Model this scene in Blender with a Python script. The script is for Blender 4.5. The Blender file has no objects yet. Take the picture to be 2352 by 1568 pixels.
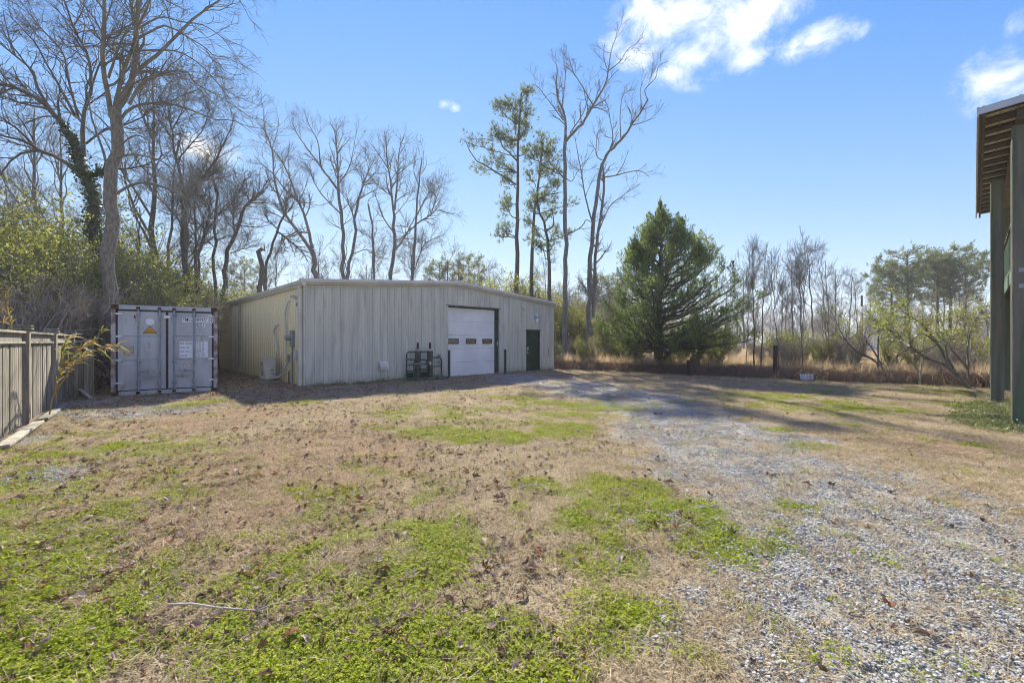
import bpy, math, random
import numpy as np
from mathutils import Vector, Matrix

# ---------------------------------------------------------------- camera, sky, sun, exposure
sc = bpy.context.scene
COL = sc.collection
R = math.radians
random.seed(7)
CAMH = 1.55
cam = bpy.data.cameras.new('camera')
cam.sensor_width = 36.0
cam.lens = 36.0 * 1000.0 / 2352.0
cam.clip_start = 0.05
cam.clip_end = 6000
camo = bpy.data.objects.new('camera', cam)
COL.objects.link(camo)
camo.location = (0, 0, CAMH)
camo.rotation_euler = (R(90), 0, 0)
sc.camera = camo

SUN_EL = R(39.4)
SUN_AZ = math.atan2(-0.18, 0.98)            # measured from +Y towards +X
sund = Vector((math.sin(SUN_AZ) * math.cos(SUN_EL), math.cos(SUN_AZ) * math.cos(SUN_EL), math.sin(SUN_EL)))
sl = bpy.data.lights.new('sun', 'SUN')
sl.energy = 4.3
sl.angle = R(0.53)
sl.color = (1.0, 0.94, 0.76)
so = bpy.data.objects.new('sun', sl)
COL.objects.link(so)
so.rotation_euler = (-sund).to_track_quat('-Z', 'Y').to_euler()

sc.view_settings.view_transform = 'Standard'
sc.view_settings.look = 'None'
sc.view_settings.gamma = 1.0
sc.view_settings.exposure = 1.5
sc.cycles.max_bounces = 4
sc.cycles.use_adaptive_sampling = True
sc.cycles.adaptive_threshold = 0.02
sc.cycles.diffuse_bounces = 2
sc.cycles.glossy_bounces = 2
sc.cycles.transmission_bounces = 3
sc.cycles.use_denoising = True
sc.cycles.pixel_filter_type = 'BLACKMAN_HARRIS'
sc.cycles.filter_width = 1.05

def pdir(px, py):
    return Vector(((px - 1176) / 1000.0, 1.0, (784 - py) / 1000.0)).normalized()

world = bpy.data.worlds.new('World')
sc.world = world
world.use_nodes = True
def build_world():
    nt = world.node_tree
    N, L = nt.nodes, nt.links
    N.clear()
    def nd(t, **kw):
        n = N.new(t)
        for k, v in kw.items():
            setattr(n, k, v)
        return n
    def val(sock, v):
        if hasattr(v, 'links'):
            L.new(v, sock)
        else:
            sock.default_value = v
    def math_(op, a, b=None, c=None, clamp=False):
        n = nd('ShaderNodeMath', operation=op, use_clamp=clamp)
        val(n.inputs[0], a)
        if b is not None: val(n.inputs[1], b)
        if c is not None: val(n.inputs[2], c)
        return n.outputs[0]
    out = nd('ShaderNodeOutputWorld')
    bg = nd('ShaderNodeBackground')
    sky = nd('ShaderNodeTexSky', sky_type='NISHITA', sun_disc=False)
    sky.sun_elevation = SUN_EL
    sky.sun_rotation = SUN_AZ
    sky.air_density = 1.0
    sky.dust_density = 0.0
    sky.ozone_density = 2.0
    tc = nd('ShaderNodeTexCoord')
    # the camera's highlight roll-off and blue rendering, the same for the whole sky: c = a (x-s) / (x-s+b) per channel
    def vm(op, a_, b_):
        n = nd('ShaderNodeVectorMath', operation=op)
        for k, v in ((0, a_), (1, b_)):
            if hasattr(v, 'links'): L.new(v, n.inputs[k])
            else: n.inputs[k].default_value = v
        return n.outputs[0]
    sx = vm('SUBTRACT', sky.outputs[0], (0.95, 0.9, 0.0))
    sx = vm('MAXIMUM', sx, (0.02, 0.02, 0.02))
    skc = vm('MULTIPLY', vm('DIVIDE', sx, vm('ADD', sx, (4.5, 4.4, 1.0))), (4.9, 5.25, 4.3))
    # clouds: soft lobes in a few directions, broken up by noise
    nz = nd('ShaderNodeTexNoise')
    nz.inputs['Scale'].default_value = 13.0
    nz.inputs['Detail'].default_value = 9.0
    nz.inputs['Roughness'].default_value = 0.66
    nz.inputs['Distortion'].default_value = 0.35
    L.new(tc.outputs['Generated'], nz.inputs['Vector'])
    lobes = [(1560, 30, .125, .06), (1660, 75, .105, .085), (1590, 130, .07, .05), (1490, 20, .05, .05), (1740, 20, .09, .06), (1715, 140, .05, .03),
             (1412, 95, .045, .050), (1480, 130, .06, .030), (1540, 165, .05, .025), (1870, 95, .075, .030), (1830, 120, .05, .02),
             (2320, 165, .075, .055), (2390, 180, .10, .06), (2350, 60, .04, .05), (1020, 238, .03, .014), (1045, 248, .018, .012), (480, 350, .05, .030), (440, 345, .04, .025), (845, 372, .03, .012), (820, 362, .016, .016),
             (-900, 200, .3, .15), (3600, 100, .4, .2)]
    acc = None
    for (px, py, rx, rz) in lobes:
        d = pdir(px, py)
        mp = nd('ShaderNodeMapping', vector_type='TEXTURE')
        k = 1.0 / math.sqrt(1 + ((px - 1176) / 1000) ** 2 + ((784 - py) / 1000) ** 2)
        # local frame: y along the lobe direction
        zax = Vector((0, 0, 1)); xax = d.cross(zax).normalized(); zz = xax.cross(d).normalized()
        rot = Matrix((xax, d, zz)).transposed().to_euler()
        mp.inputs['Location'].default_value = d
        mp.inputs['Rotation'].default_value = rot
        mp.inputs['Scale'].default_value = (rx * k * 1.0, 0.5, rz * k * 1.0)
        L.new(tc.outputs['Generated'], mp.inputs['Vector'])
        ln = nd('ShaderNodeVectorMath', operation='LENGTH')
        L.new(mp.outputs[0], ln.inputs[0])
        g = math_('SUBTRACT', 1.55 if rx > .045 else 1.02, ln.outputs['Value'], clamp=False)
        g = math_('MAXIMUM', g, 0.0)
        acc = g if acc is None else math_('MAXIMUM', acc, g)
    # broken cumulus added overhead and behind the camera, out of view, for fill light
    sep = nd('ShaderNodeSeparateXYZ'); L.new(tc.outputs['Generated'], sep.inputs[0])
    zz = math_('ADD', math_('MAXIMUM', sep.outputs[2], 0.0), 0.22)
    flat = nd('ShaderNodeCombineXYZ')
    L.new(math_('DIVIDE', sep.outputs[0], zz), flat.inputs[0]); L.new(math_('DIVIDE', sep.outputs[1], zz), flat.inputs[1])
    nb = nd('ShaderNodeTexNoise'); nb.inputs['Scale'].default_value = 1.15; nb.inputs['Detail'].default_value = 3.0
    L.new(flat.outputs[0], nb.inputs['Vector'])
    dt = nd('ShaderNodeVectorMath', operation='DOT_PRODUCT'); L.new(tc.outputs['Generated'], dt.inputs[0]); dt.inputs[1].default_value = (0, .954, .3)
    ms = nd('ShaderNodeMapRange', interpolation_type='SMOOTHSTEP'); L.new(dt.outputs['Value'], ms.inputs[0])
    for k_, v_ in ((1, .66), (2, .4), (3, 0.), (4, 1.)): ms.inputs[k_].default_value = v_  # keeps the added fill clouds out of the camera's view
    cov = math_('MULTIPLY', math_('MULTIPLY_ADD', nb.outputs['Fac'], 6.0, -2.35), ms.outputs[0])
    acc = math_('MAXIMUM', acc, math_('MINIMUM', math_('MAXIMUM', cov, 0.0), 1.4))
    n2 = math_('MULTIPLY_ADD', nz.outputs['Fac'], 5.0, -2.5)
    s = math_('ADD', acc, n2)
    s = math_('MULTIPLY', s, math_('MULTIPLY', acc, 4.0, clamp=True))
    mr = nd('ShaderNodeMapRange', interpolation_type='SMOOTHSTEP')
    L.new(s, mr.inputs[0])
    mr.inputs[1].default_value = 0.0
    mr.inputs[2].default_value = 2.7
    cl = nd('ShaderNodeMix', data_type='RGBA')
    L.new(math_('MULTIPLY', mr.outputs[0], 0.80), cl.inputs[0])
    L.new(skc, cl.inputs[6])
    cl.inputs[7].default_value = (6.6, 6.3, 5.5, 1)  # cloud colour warmed so the unseen clouds give a warm fill
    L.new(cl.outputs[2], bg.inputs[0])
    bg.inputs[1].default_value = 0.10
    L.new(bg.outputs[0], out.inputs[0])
build_world()

# ---------------------------------------------------------------- helpers
def at(px, py, D):
    return np.array([(px - 1176) / 1000.0 * D, D, CAMH - (py - 784) / 1000.0 * D])

def gnd(px, py):
    D = CAMH * 1000.0 / (py - 784)
    return np.array([(px - 1176) / 1000.0 * D, D, 0.0])

def mat(name, c1, c2=None, scale=3.0, rough=0.8, detail=4.0, lo=0.35, hi=0.65, metal=0.0, bump=0.0, bscale=None, stretch=None,
        tint=0.0, rnd=0.0, trans=0.0, c3=None, s3=0.7, lo3=.55, hi3=.7, spec=0.3, coord='Object', tintcol=None, splash=None):
    m = bpy.data.materials.new(name)
    m.use_nodes = True
    nt = m.node_tree
    N, L = nt.nodes, nt.links
    b = N['Principled BSDF']
    b.inputs['Roughness'].default_value = rough
    b.inputs['Metallic'].default_value = metal
    b.inputs['Specular IOR Level'].default_value = spec
    tc = N.new('ShaderNodeTexCoord')
    vec = tc.outputs[coord]
    if stretch:
        mp = N.new('ShaderNodeMapping')
        mp.inputs['Scale'].default_value = stretch
        L.new(vec, mp.inputs[0]); vec = mp.outputs[0]
    def noise(s, d=detail):
        n = N.new('ShaderNodeTexNoise')
        n.inputs['Scale'].default_value = s
        n.inputs['Detail'].default_value = d
        L.new(vec, n.inputs['Vector'])
        return n.outputs['Fac']
    def ramp(f, a, c):
        r = N.new('ShaderNodeMapRange'); r.interpolation_type = 'SMOOTHSTEP'
        L.new(f, r.inputs[0]); r.inputs[1].default_value = a; r.inputs[2].default_value = c
        return r.outputs[0]
    def mix(f, a, c, bt='MIX'):
        x = N.new('ShaderNodeMix'); x.data_type = 'RGBA'; x.blend_type = bt
        if hasattr(f, 'links'): L.new(f, x.inputs[0])
        else: x.inputs[0].default_value = f
        for s, v in ((x.inputs[6], a), (x.inputs[7], c)):
            if hasattr(v, 'links'): L.new(v, s)
            else: s.default_value = (*v, 1) if len(v) == 3 else v
        return x.outputs[2]
    col = c1
    if c2 is not None:
        col = mix(ramp(noise(scale), lo, hi), c1, c2)
    if c3 is not None:
        col = mix(ramp(noise(s3), lo3, hi3), col, c3)
    if splash is not None:            # mud and algae splashed up from the ground: (colour, height)
        sp = N.new('ShaderNodeSeparateXYZ'); L.new(tc.outputs[coord], sp.inputs[0])
        q = N.new('ShaderNodeMath'); q.operation = 'MULTIPLY_ADD'
        L.new(noise(5.0), q.inputs[0]); q.inputs[1].default_value = -splash[1] * 1.6; L.new(sp.outputs[2], q.inputs[2])
        r_ = N.new('ShaderNodeMapRange'); L.new(q.outputs[0], r_.inputs[0]); r_.inputs[1].default_value = -splash[1] * .9; r_.inputs[2].default_value = splash[1] * .25; r_.inputs[3].default_value = .75; r_.inputs[4].default_value = 0
        col = mix(r_.outputs[0], col, splash[0])
    if tint or rnd:
        f = None
        if tint:
            a = N.new('ShaderNodeAttribute'); a.attribute_name = 'tint'
            f = a.outputs['Fac']
        if rnd:
            oi = N.new('ShaderNodeObjectInfo')
            if f is None:
                f = oi.outputs['Random']; amt = rnd
            else:
                ad = N.new('ShaderNodeMath'); ad.operation = 'MULTIPLY_ADD'
                L.new(oi.outputs['Random'], ad.inputs[0]); ad.inputs[1].default_value = rnd
                ad2 = N.new('ShaderNodeMath'); ad2.operation = 'MULTIPLY_ADD'
                L.new(f, ad2.inputs[0]); ad2.inputs[1].default_value = tint; ad2.inputs[2].default_value = 0
                L.new(ad2.outputs[0], ad.inputs[2])
                f = ad.outputs[0]; amt = None
        if tintcol is not None:
            rp = N.new('ShaderNodeValToRGB')
            el = rp.color_ramp.elements
            while len(el) < len(tintcol): el.new(0.5)
            for i, c in enumerate(tintcol):
                el[i].position = i / (len(tintcol) - 1); el[i].color = (*c, 1)
            L.new(f, rp.inputs[0])
            col = rp.outputs[0]
        else:
            k = N.new('ShaderNodeMapRange')
            L.new(f, k.inputs[0])
            a_ = max(tint, rnd)
            k.inputs[3].default_value = 1 - a_ * .6; k.inputs[4].default_value = 1 + a_ * .6
            hv = N.new('ShaderNodeHueSaturation')
            L.new(k.outputs[0], hv.inputs['Value'])
            if hasattr(col, 'links'): L.new(col, hv.inputs['Color'])
            else: hv.inputs['Color'].default_value = (*col, 1)
            col = hv.outputs[0]
    if hasattr(col, 'links'): L.new(col, b.inputs['Base Color'])
    else: b.inputs['Base Color'].default_value = (*col, 1)
    if bump:
        bp = N.new('ShaderNodeBump')
        bp.inputs['Strength'].default_value = bump
        bp.inputs['Distance'].default_value = 0.02
        L.new(noise(bscale or scale * 4), bp.inputs['Height'])
        L.new(bp.outputs[0], b.inputs['Normal'])
    if trans:
        t = N.new('ShaderNodeBsdfTranslucent')
        if hasattr(col, 'links'): L.new(col, t.inputs[0])
        else: t.inputs[0].default_value = (*col, 1)
        ms = N.new('ShaderNodeMixShader'); ms.inputs[0].default_value = trans
        L.new(b.outputs[0], ms.inputs[1]); L.new(t.outputs[0], ms.inputs[2])
        L.new(ms.outputs[0], N['Material Output'].inputs[0])
    return m

def tag(o, label=None, cat=None, group=None, kind=None):
    if label: o['label'] = label
    if cat: o['category'] = cat
    if group: o['group'] = group
    if kind: o['kind'] = kind
    return o

def empty(name, loc=(0, 0, 0), rz=0.0):
    o = bpy.data.objects.new(name, None)
    COL.objects.link(o)
    o.location = loc
    o.rotation_euler = (0, 0, rz)
    o.empty_display_size = 0.2
    return o

def link(name, me, m=None, parent=None, loc=None, rot=None):
    o = bpy.data.objects.new(name, me)
    COL.objects.link(o)
    if m is not None and not len(me.materials):
        me.materials.append(m)
    if parent is not None: o.parent = parent
    if loc is not None: o.location = loc
    if rot is not None: o.rotation_euler = rot
    return o

def npmesh(name, V, F, mi=None, smooth=False, tint=None):
    """V (n,3); F list of int arrays, each (m,3) or (m,4)"""
    me = bpy.data.meshes.new(name)
    V = np.asarray(V, dtype=np.float32)
    if not isinstance(F, list): F = [F]
    F = [np.asarray(f, dtype=np.int32) for f in F if len(f)]
    me.vertices.add(len(V)); me.vertices.foreach_set('co', V.ravel())
    nl = sum(f.size for f in F); npoly = sum(len(f) for f in F)
    me.loops.add(nl); me.loops.foreach_set('vertex_index', np.concatenate([f.ravel() for f in F]))
    me.polygons.add(npoly)
    tot = np.concatenate([np.full(len(f), f.shape[1], np.int32) for f in F])
    st = np.concatenate([[0], np.cumsum(tot)[:-1]]).astype(np.int32)
    me.polygons.foreach_set('loop_start', st); me.polygons.foreach_set('loop_total', tot)
    if mi is not None: me.polygons.foreach_set('material_index', np.asarray(mi, np.int32))
    me.polygons.foreach_set('use_smooth', np.full(npoly, smooth, bool))
    if tint is not None:
        a = me.attributes.new('tint', 'FLOAT', 'POINT')
        a.data.foreach_set('value', np.asarray(tint, np.float32))
    me.update(calc_edges=True)
    return me

class MB:
    """collects simple shapes into one mesh"""
    def __init__(s):
        s.v = []; s.f = []
    def add(s, vs, fs):
        n = len(s.v); s.v += [tuple(map(float, v)) for v in vs]; s.f += [tuple(i + n for i in f) for f in fs]
        return s
    def box(s, x0, x1, y0, y1, z0, z1, bev=0.0):
        if bev <= 0:
            v = [(x, y, z) for z in (z0, z1) for y in (y0, y1) for x in (x0, x1)]
            return s.add(v, [(0, 2, 3, 1), (4, 5, 7, 6), (0, 1, 5, 4), (2, 6, 7, 3), (0, 4, 6, 2), (1, 3, 7, 5)])
        b = min(bev, (x1 - x0) / 2.01, (y1 - y0) / 2.01, (z1 - z0) / 2.01)
        # octagonal prism along the longest axis with chamfered ends
        ax = int(np.argmax([x1 - x0, y1 - y0, z1 - z0]))
        lo = [x0, y0, z0]; hi = [x1, y1, z1]
        i, j = [(1, 2), (2, 0), (0, 1)][ax]
        def ring(t, k):
            pts = [(lo[i] + b, lo[j] + k), (hi[i] - b, lo[j] + k), (hi[i] - k, lo[j] + b), (hi[i] - k, hi[j] - b), (hi[i] - b, hi[j] - k), (lo[i] + b, hi[j] - k), (lo[i] + k, hi[j] - b), (lo[i] + k, lo[j] + b)]
            r = []
            for p in pts:
                q = [0, 0, 0]; q[ax] = t; q[i] = p[0]; q[j] = p[1]; r.append(q)
            return r
        v = ring(lo[ax], b * .6) + ring(lo[ax] + b, 0) + ring(hi[ax] - b, 0) + ring(hi[ax], b * .6)
        f = [tuple(range(7, -1, -1)), tuple(range(24, 32))]
        for r_ in range(3):
            for k in range(8):
                f.append((r_ * 8 + k, r_ * 8 + (k + 1) % 8, r_ * 8 + 8 + (k + 1) % 8, r_ * 8 + 8 + k))
        return s.add(v, f)
    def beam(s, p, q, w, h, up=(0, 0, 1)):
        p = Vector(p); q = Vector(q); d = (q - p).normalized(); u = Vector(up)
        x = d.cross(u)
        if x.length < 1e-4: x = d.cross(Vector((0, 1, 0)))
        x.normalize(); y = x.cross(d).normalized()
        v = [e + x * (a * w / 2) + y * (c * h / 2) for e in (p, q) for a, c in ((-1, -1), (1, -1), (1, 1), (-1, 1))]
        return s.add(v, [(3, 2, 1, 0), (4, 5, 6, 7), (0, 1, 5, 4), (1, 2, 6, 5), (2, 3, 7, 6), (3, 0, 4, 7)])
    def tube(s, pts, r, n=8, caps=True):
        pts = [Vector(p) for p in pts]
        rr = r if isinstance(r, (list, tuple)) else [r] * len(pts)
        base = len(s.v); u = None
        for i, p in enumerate(pts):
            d = (pts[min(i + 1, len(pts) - 1)] - pts[max(i - 1, 0)]).normalized()
            if u is None:
                u = d.cross(Vector((0, 0, 1)))
                if u.length < 1e-3: u = d.cross(Vector((0, 1, 0)))
            u = (u - d * u.dot(d)).normalized(); w = d.cross(u)
            for k in range(n):
                a = 2 * math.pi * k / n
                s.v.append(tuple(p + (u * math.cos(a) + w * math.sin(a)) * rr[i]))
        for i in range(len(pts) - 1):
            for k in range(n):
                s.f.append((base + i * n + k, base + i * n + (k + 1) % n, base + (i + 1) * n + (k + 1) % n, base + (i + 1) * n + k))
        if caps:
            s.f.append(tuple(base + k for k in range(n - 1, -1, -1)))
            s.f.append(tuple(base + (len(pts) - 1) * n + k for k in range(n)))
        return s
    def lathe(s, prof, c=(0, 0, 0), n=16):
        return s.tube_profile(prof, c, n)
    def tube_profile(s, prof, c, n):
        base = len(s.v)
        for (r, z) in prof:
            for k in range(n):
                a = 2 * math.pi * k / n
                s.v.append((c[0] + r * math.cos(a), c[1] + r * math.sin(a), c[2] + z))
        for i in range(len(prof) - 1):
            for k in range(n):
                s.f.append((base + i * n + k, base + i * n + (k + 1) % n, base + (i + 1) * n + (k + 1) % n, base + (i + 1) * n + k))
        s.f.append(tuple(base + k for k in range(n - 1, -1, -1)))
        s.f.append(tuple(base + (len(prof) - 1) * n + k for k in range(n)))
        return s
    def prism(s, poly, axis, t0, t1):
        """poly of 2D points extruded along axis ('x','y','z')"""
        def P(p, t):
            return {'x': (t, p[0], p[1]), 'y': (p[0], t, p[1]), 'z': (p[0], p[1], t)}[axis]
        n = len(poly)
        v = [P(p, t0) for p in poly] + [P(p, t1) for p in poly]
        f = [tuple(range(n)), tuple(range(2 * n - 1, n - 1, -1))]
        f += [(k, k + n, (k + 1) % n + n, (k + 1) % n) for k in range(n)]
        return s.add(v, f)
    def build(s, name, m, parent=None, smooth=False, loc=None, rot=None):
        me = bpy.data.meshes.new(name)
        me.from_pydata(s.v, [], s.f)
        if smooth: me.polygons.foreach_set('use_smooth', np.ones(len(me.polygons), bool))
        me.update()
        o = link(name, me, m, parent, loc, rot)
        if smooth: auto_smooth(me)
        return o

def auto_smooth(me, ang=35):
    import bmesh
    bm = bmesh.new(); bm.from_mesh(me)
    bmesh.ops.recalc_face_normals(bm, faces=bm.faces)
    for e in bm.edges:
        if len(e.link_faces) == 2 and e.calc_face_angle(0) > R(ang): e.smooth = False
    bm.to_mesh(me); bm.free()

def text(name, body, size, m, parent, loc, rot, sx=1.0, align='LEFT', ext=0.0006):
    c = bpy.data.curves.new(name, 'FONT')
    c.body = body; c.size = size; c.align_x = align; c.align_y = 'CENTER'; c.extrude = ext; c.offset = size * .008
    c.materials.append(m)
    tmp = bpy.data.objects.new(name, c)
    me = bpy.data.meshes.new_from_object(tmp)
    bpy.data.objects.remove(tmp)
    o = link(name, me, m, parent, loc, rot)
    o.scale = (sx, 1, 1)
    return o

# 2-D value noise in numpy (for where things grow)
_lat = np.random.RandomState(3).rand(256, 256)
def vnoise(x, y):
    xi = np.floor(x).astype(int); yi = np.floor(y).astype(int)
    fx = x - xi; fy = y - yi
    fx = fx * fx * (3 - 2 * fx); fy = fy * fy * (3 - 2 * fy)
    g = lambda a, b: _lat[a % 256, b % 256]
    return (g(xi, yi) * (1 - fx) + g(xi + 1, yi) * fx) * (1 - fy) + (g(xi, yi + 1) * (1 - fx) + g(xi + 1, yi + 1) * fx) * fy
def fbm(x, y, o=4):
    s = 0; a = 1; t = 0
    for i in range(o):
        s = s + a * vnoise(x * 2 ** i + 17 * i, y * 2 ** i + 31 * i); t += a; a *= .5
    return s / t
# ---------------------------------------------------------------- ground
GREEN = [(120,1500,330,110,1),(60,1330,170,80,.9),(300,1340,200,50,.7),(230,1190,150,40,.7),(380,1140,170,35,.65),(120,1110,110,12,.4),(85,1050,65,18,1.2),(440,930,75,14,.95),
 (250,1000,200,25,.45),(500,1460,140,90,.6),(820,1490,300,100,.95),(700,1330,120,40,.6),(1050,1240,120,60,.95),(900,1330,200,40,.85),(1130,1440,160,90,.7),(1450,1125,110,35,1),(1560,1190,140,45,1),
 (1650,1260,130,40,1),(1380,1280,130,60,.8),(1400,1400,170,60,.8),(1300,1200,80,30,.7),(1620,1500,90,60,.7),(1210,1105,70,16,1),(1300,1130,50,12,.9),(1120,1000,130,14,.8),(1290,985,90,20,1),
 (1000,990,120,15,.75),(880,985,60,10,.7),(1240,945,120,10,.7),(1380,935,120,12,.8),(1180,915,90,8,.75),(1560,922,40,5,.9),(1860,1022,55,12,1.1),(1780,985,35,6,1.1),(1830,1165,50,20,1.1),
 (1790,912,70,6,1.1),(2210,930,40,7,1.2),(2110,1005,20,4,1.1),(2230,1018,20,4,1.1),(700,925,50,7,.7),(2050,950,60,5,.6),(1960,975,50,4,.6),(1700,930,90,6,.7),(760,1180,90,15,.5),(2050,890,180,6,.35),(900,1090,60,12,.5),(1680,905,100,6,.5),
 (560,925,70,6,.5),(1900,900,80,4,.5),(1150,955,330,38,.47),(1340,930,200,20,.58),(1500,1160,300,90,.62),(250,1060,280,80,.6),(760,1130,120,30,.5),(1900,930,200,14,.5),(2150,900,150,8,.45),(1000,1120,120,30,.5)]
GRAVP = [(2480,1600),(2250,1400),(2080,1270),(1880,1140),(1720,1050),(1610,990),(1530,945),(1450,910),(1330,886),(1200,868)]
GRAVE = [(300,945,170,16,.75),(120,1090,90,22,1),(40,1010,60,14,.8),(420,918,100,8,.6),(180,930,70,14,.8),(1950,1450,150,60,.45),(2050,1150,160,40,.5)]
WARM = [(600,1080,320,130,1),(500,960,150,30,.8),(1250,870,300,12,.6),(2050,1010,260,40,.5),(600,900,120,20,1)]
def well(l):
    o = []
    for (cx, cy, rx, ry, s) in l:
        c = gnd(cx, cy)
        o.append((c[0], c[1], rx * c[1] / 1000, max(.12, (1550 / (cy - ry - 784) - 1550 / (cy + ry - 784)) / 2), s))
    return o
GREENW, GRAVW, WARMW = well(GREEN), well(GRAVE), well(WARM)
GRAVL = np.array([gnd(*p)[:2] for p in GRAVP])
def ell(x, y, l):
    r = np.zeros_like(x)
    for (cx, cy, rx, ry, s) in l:
        d = np.sqrt(((x - cx) / rx) ** 2 + ((y - cy) / ry) ** 2)
        r = np.maximum(r, s * np.clip(1.5 - d, 0, 1))
    return r
def masks(x, y):
    """greenness, gravel, reddish thatch at ground points"""
    n1 = fbm(x * 1.1 + 5, y * 1.1); n2 = fbm(x * 4 + 40, y * 4 + 9)
    broad = np.clip((4.6 - y) / 2.2, 0, 1) * np.clip((2.1 - x) / 2, 0, 1) * .58 + np.clip((-x - 1.5) / 4, 0, 1) * np.clip((10 - y) / 4, 0, 1) * .42
    g = np.maximum(ell(x, y, GREENW) * 1.05, broad) + (n1 - .5) * 1.0 + (n2 - .5) * 1.25 - .13
    d = np.full_like(x, 1e9)
    for p, q in zip(GRAVL[:-1], GRAVL[1:]):
        v = q - p; t = np.clip(((x - p[0]) * v[0] + (y - p[1]) * v[1]) / (v @ v), 0, 1)
        d = np.minimum(d, np.hypot(x - p[0] - t * v[0], y - p[1] - t * v[1]))
    gv = np.clip((2.3 - d) / 1.4, 0, 1) * .9
    gb = np.maximum(gv * .95, ell(x, y, GRAVW))
    gv = gb + ((n2 - .5) * 1.3 + (fbm(x * 1.1, y * 1.1 + 50) - .5) * 1.4) * np.clip(gb * 3.5, 0, 1) - .06
    g = g - np.clip(gv, 0, 1) * .25
    w = ell(x, y, WARMW) + (n1 - .5) * .6
    return np.clip(g, 0, 1), np.clip(gv, 0, 1), np.clip(w, 0, 1)
BEY = np.array([.592, .806])               # beyond this line (n.p > 21.3) the lawn ends in weeds
def gz(x, y):
    near = np.clip(1 - np.hypot(x, y - 10) / 45, 0, 1)
    return (fbm(x * .35 + 3, y * .35 + 8, 3) - .5) * .09 * near + (fbm(x * 2.2, y * 2.2, 2) - .5) * .035 * near - .008

def build_ground():
    def axis(lo, hi, st):
        c = np.arange(lo, hi + st / 2, st)
        up = hi + np.cumsum(st * 1.22 ** np.arange(1, 46)); up = up[up < 1300]
        dn = lo - np.cumsum(st * 1.22 ** np.arange(1, 46)); dn = dn[dn > -1300]
        return np.concatenate([dn[::-1], c, up])
    ax = axis(-17, 19, .11); ay = axis(-3, 25, .11)
    X, Y = np.meshgrid(ax, ay)
    x, y = X.ravel(), Y.ravel()
    V = np.stack([x, y, gz(x, y)], 1)
    nx, ny = len(ax), len(ay)
    i = np.arange(nx * ny).reshape(ny, nx)
    F = np.stack([i[:-1, :-1], i[:-1, 1:], i[1:, 1:], i[1:, :-1]], -1).reshape(-1, 4)
    me = npmesh('ground', V, F, smooth=True)
    g, gv, w = masks(x, y)
    for nme, a in (('green', g), ('gravel', gv), ('warm', w)):
        at_ = me.attributes.new(nme, 'FLOAT', 'POINT'); at_.data.foreach_set('value', a.astype(np.float32))
    m = bpy.data.materials.new('lawn'); m.use_nodes = True
    nt = m.node_tree; N, L = nt.nodes, nt.links
    b = N['Principled BSDF']; b.inputs['Roughness'].default_value = 1.0; b.inputs['Specular IOR Level'].default_value = 0.05
    tc = N.new('ShaderNodeTexCoord')
    def noise(s, d=5, r=.55):
        n = N.new('ShaderNodeTexNoise'); n.inputs['Scale'].default_value = s; n.inputs['Detail'].default_value = d; n.inputs['Roughness'].default_value = r
        L.new(tc.outputs['Object'], n.inputs['Vector']); return n.outputs['Fac']
    def mr(f, a, c, o0=0., o1=1.):
        r = N.new('ShaderNodeMapRange'); r.interpolation_type = 'SMOOTHSTEP'
        L.new(f, r.inputs[0])
        for k, v in zip((1, 2, 3, 4), (a, c, o0, o1)): r.inputs[k].default_value = v
        return r.outputs[0]
    def mix(f, a, c):
        x_ = N.new('ShaderNodeMix'); x_.data_type = 'RGBA'
        L.new(f, x_.inputs[0])
        for s_, v in ((x_.inputs[6], a), (x_.inputs[7], c)):
            if hasattr(v, 'links'): L.new(v, s_)
            else: s_.default_value = (*v, 1)
        return x_.outputs[2]
    def attr(n_):
        a = N.new('ShaderNodeAttribute'); a.attribute_name = n_; return a.outputs['Fac']
    def addm(a, bb, k):
        q = N.new('ShaderNodeMath'); q.operation = 'MULTIPLY_ADD'
        L.new(bb, q.inputs[0]); q.inputs[1].default_value = k; L.new(a, q.inputs[2]); return q.outputs[0]
    tan = mix(mr(noise(60, 6, .7), .38, .62), (.13, .098, .062), (.40, .32, .215))
    warm = mix(mr(noise(70, 6, .7), .38, .62), (.11, .07, .045), (.36, .25, .16))
    col = mix(mr(addm(attr('warm'), noise(9), .5), .35, .95), tan, warm)
    grav = mix(mr(noise(95, 4, .6), .35, .65), (.19, .19, .185), (.44, .435, .42))
    col = mix(mr(addm(attr('gravel'), noise(22, 4, .7), .8), .70, 1.15, 0, .85), col, grav)
    gr = mix(mr(noise(80, 5, .7), .35, .65), (.05, .065, .010), (.23, .27, .035))
    col = mix(mr(addm(attr('green'), noise(26, 5, .7), .8), .62, 1.05, 0, .92), col, gr)
    col = mix(mr(noise(130, 3, .6), .60, .72, 0, .55), col, (.06, .042, .03))
    L.new(col, b.inputs['Base Color'])
    bp = N.new('ShaderNodeBump'); bp.inputs['Strength'].default_value = .8; bp.inputs['Distance'].default_value = .03
    L.new(noise(55, 6, .7), bp.inputs['Height']); L.new(bp.outputs[0], b.inputs['Normal'])
    o = link('ground', me, m)
    tag(o, 'patchy lawn of dry tan grass with green clover and gravel', 'ground', kind='structure')
build_ground()

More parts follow.
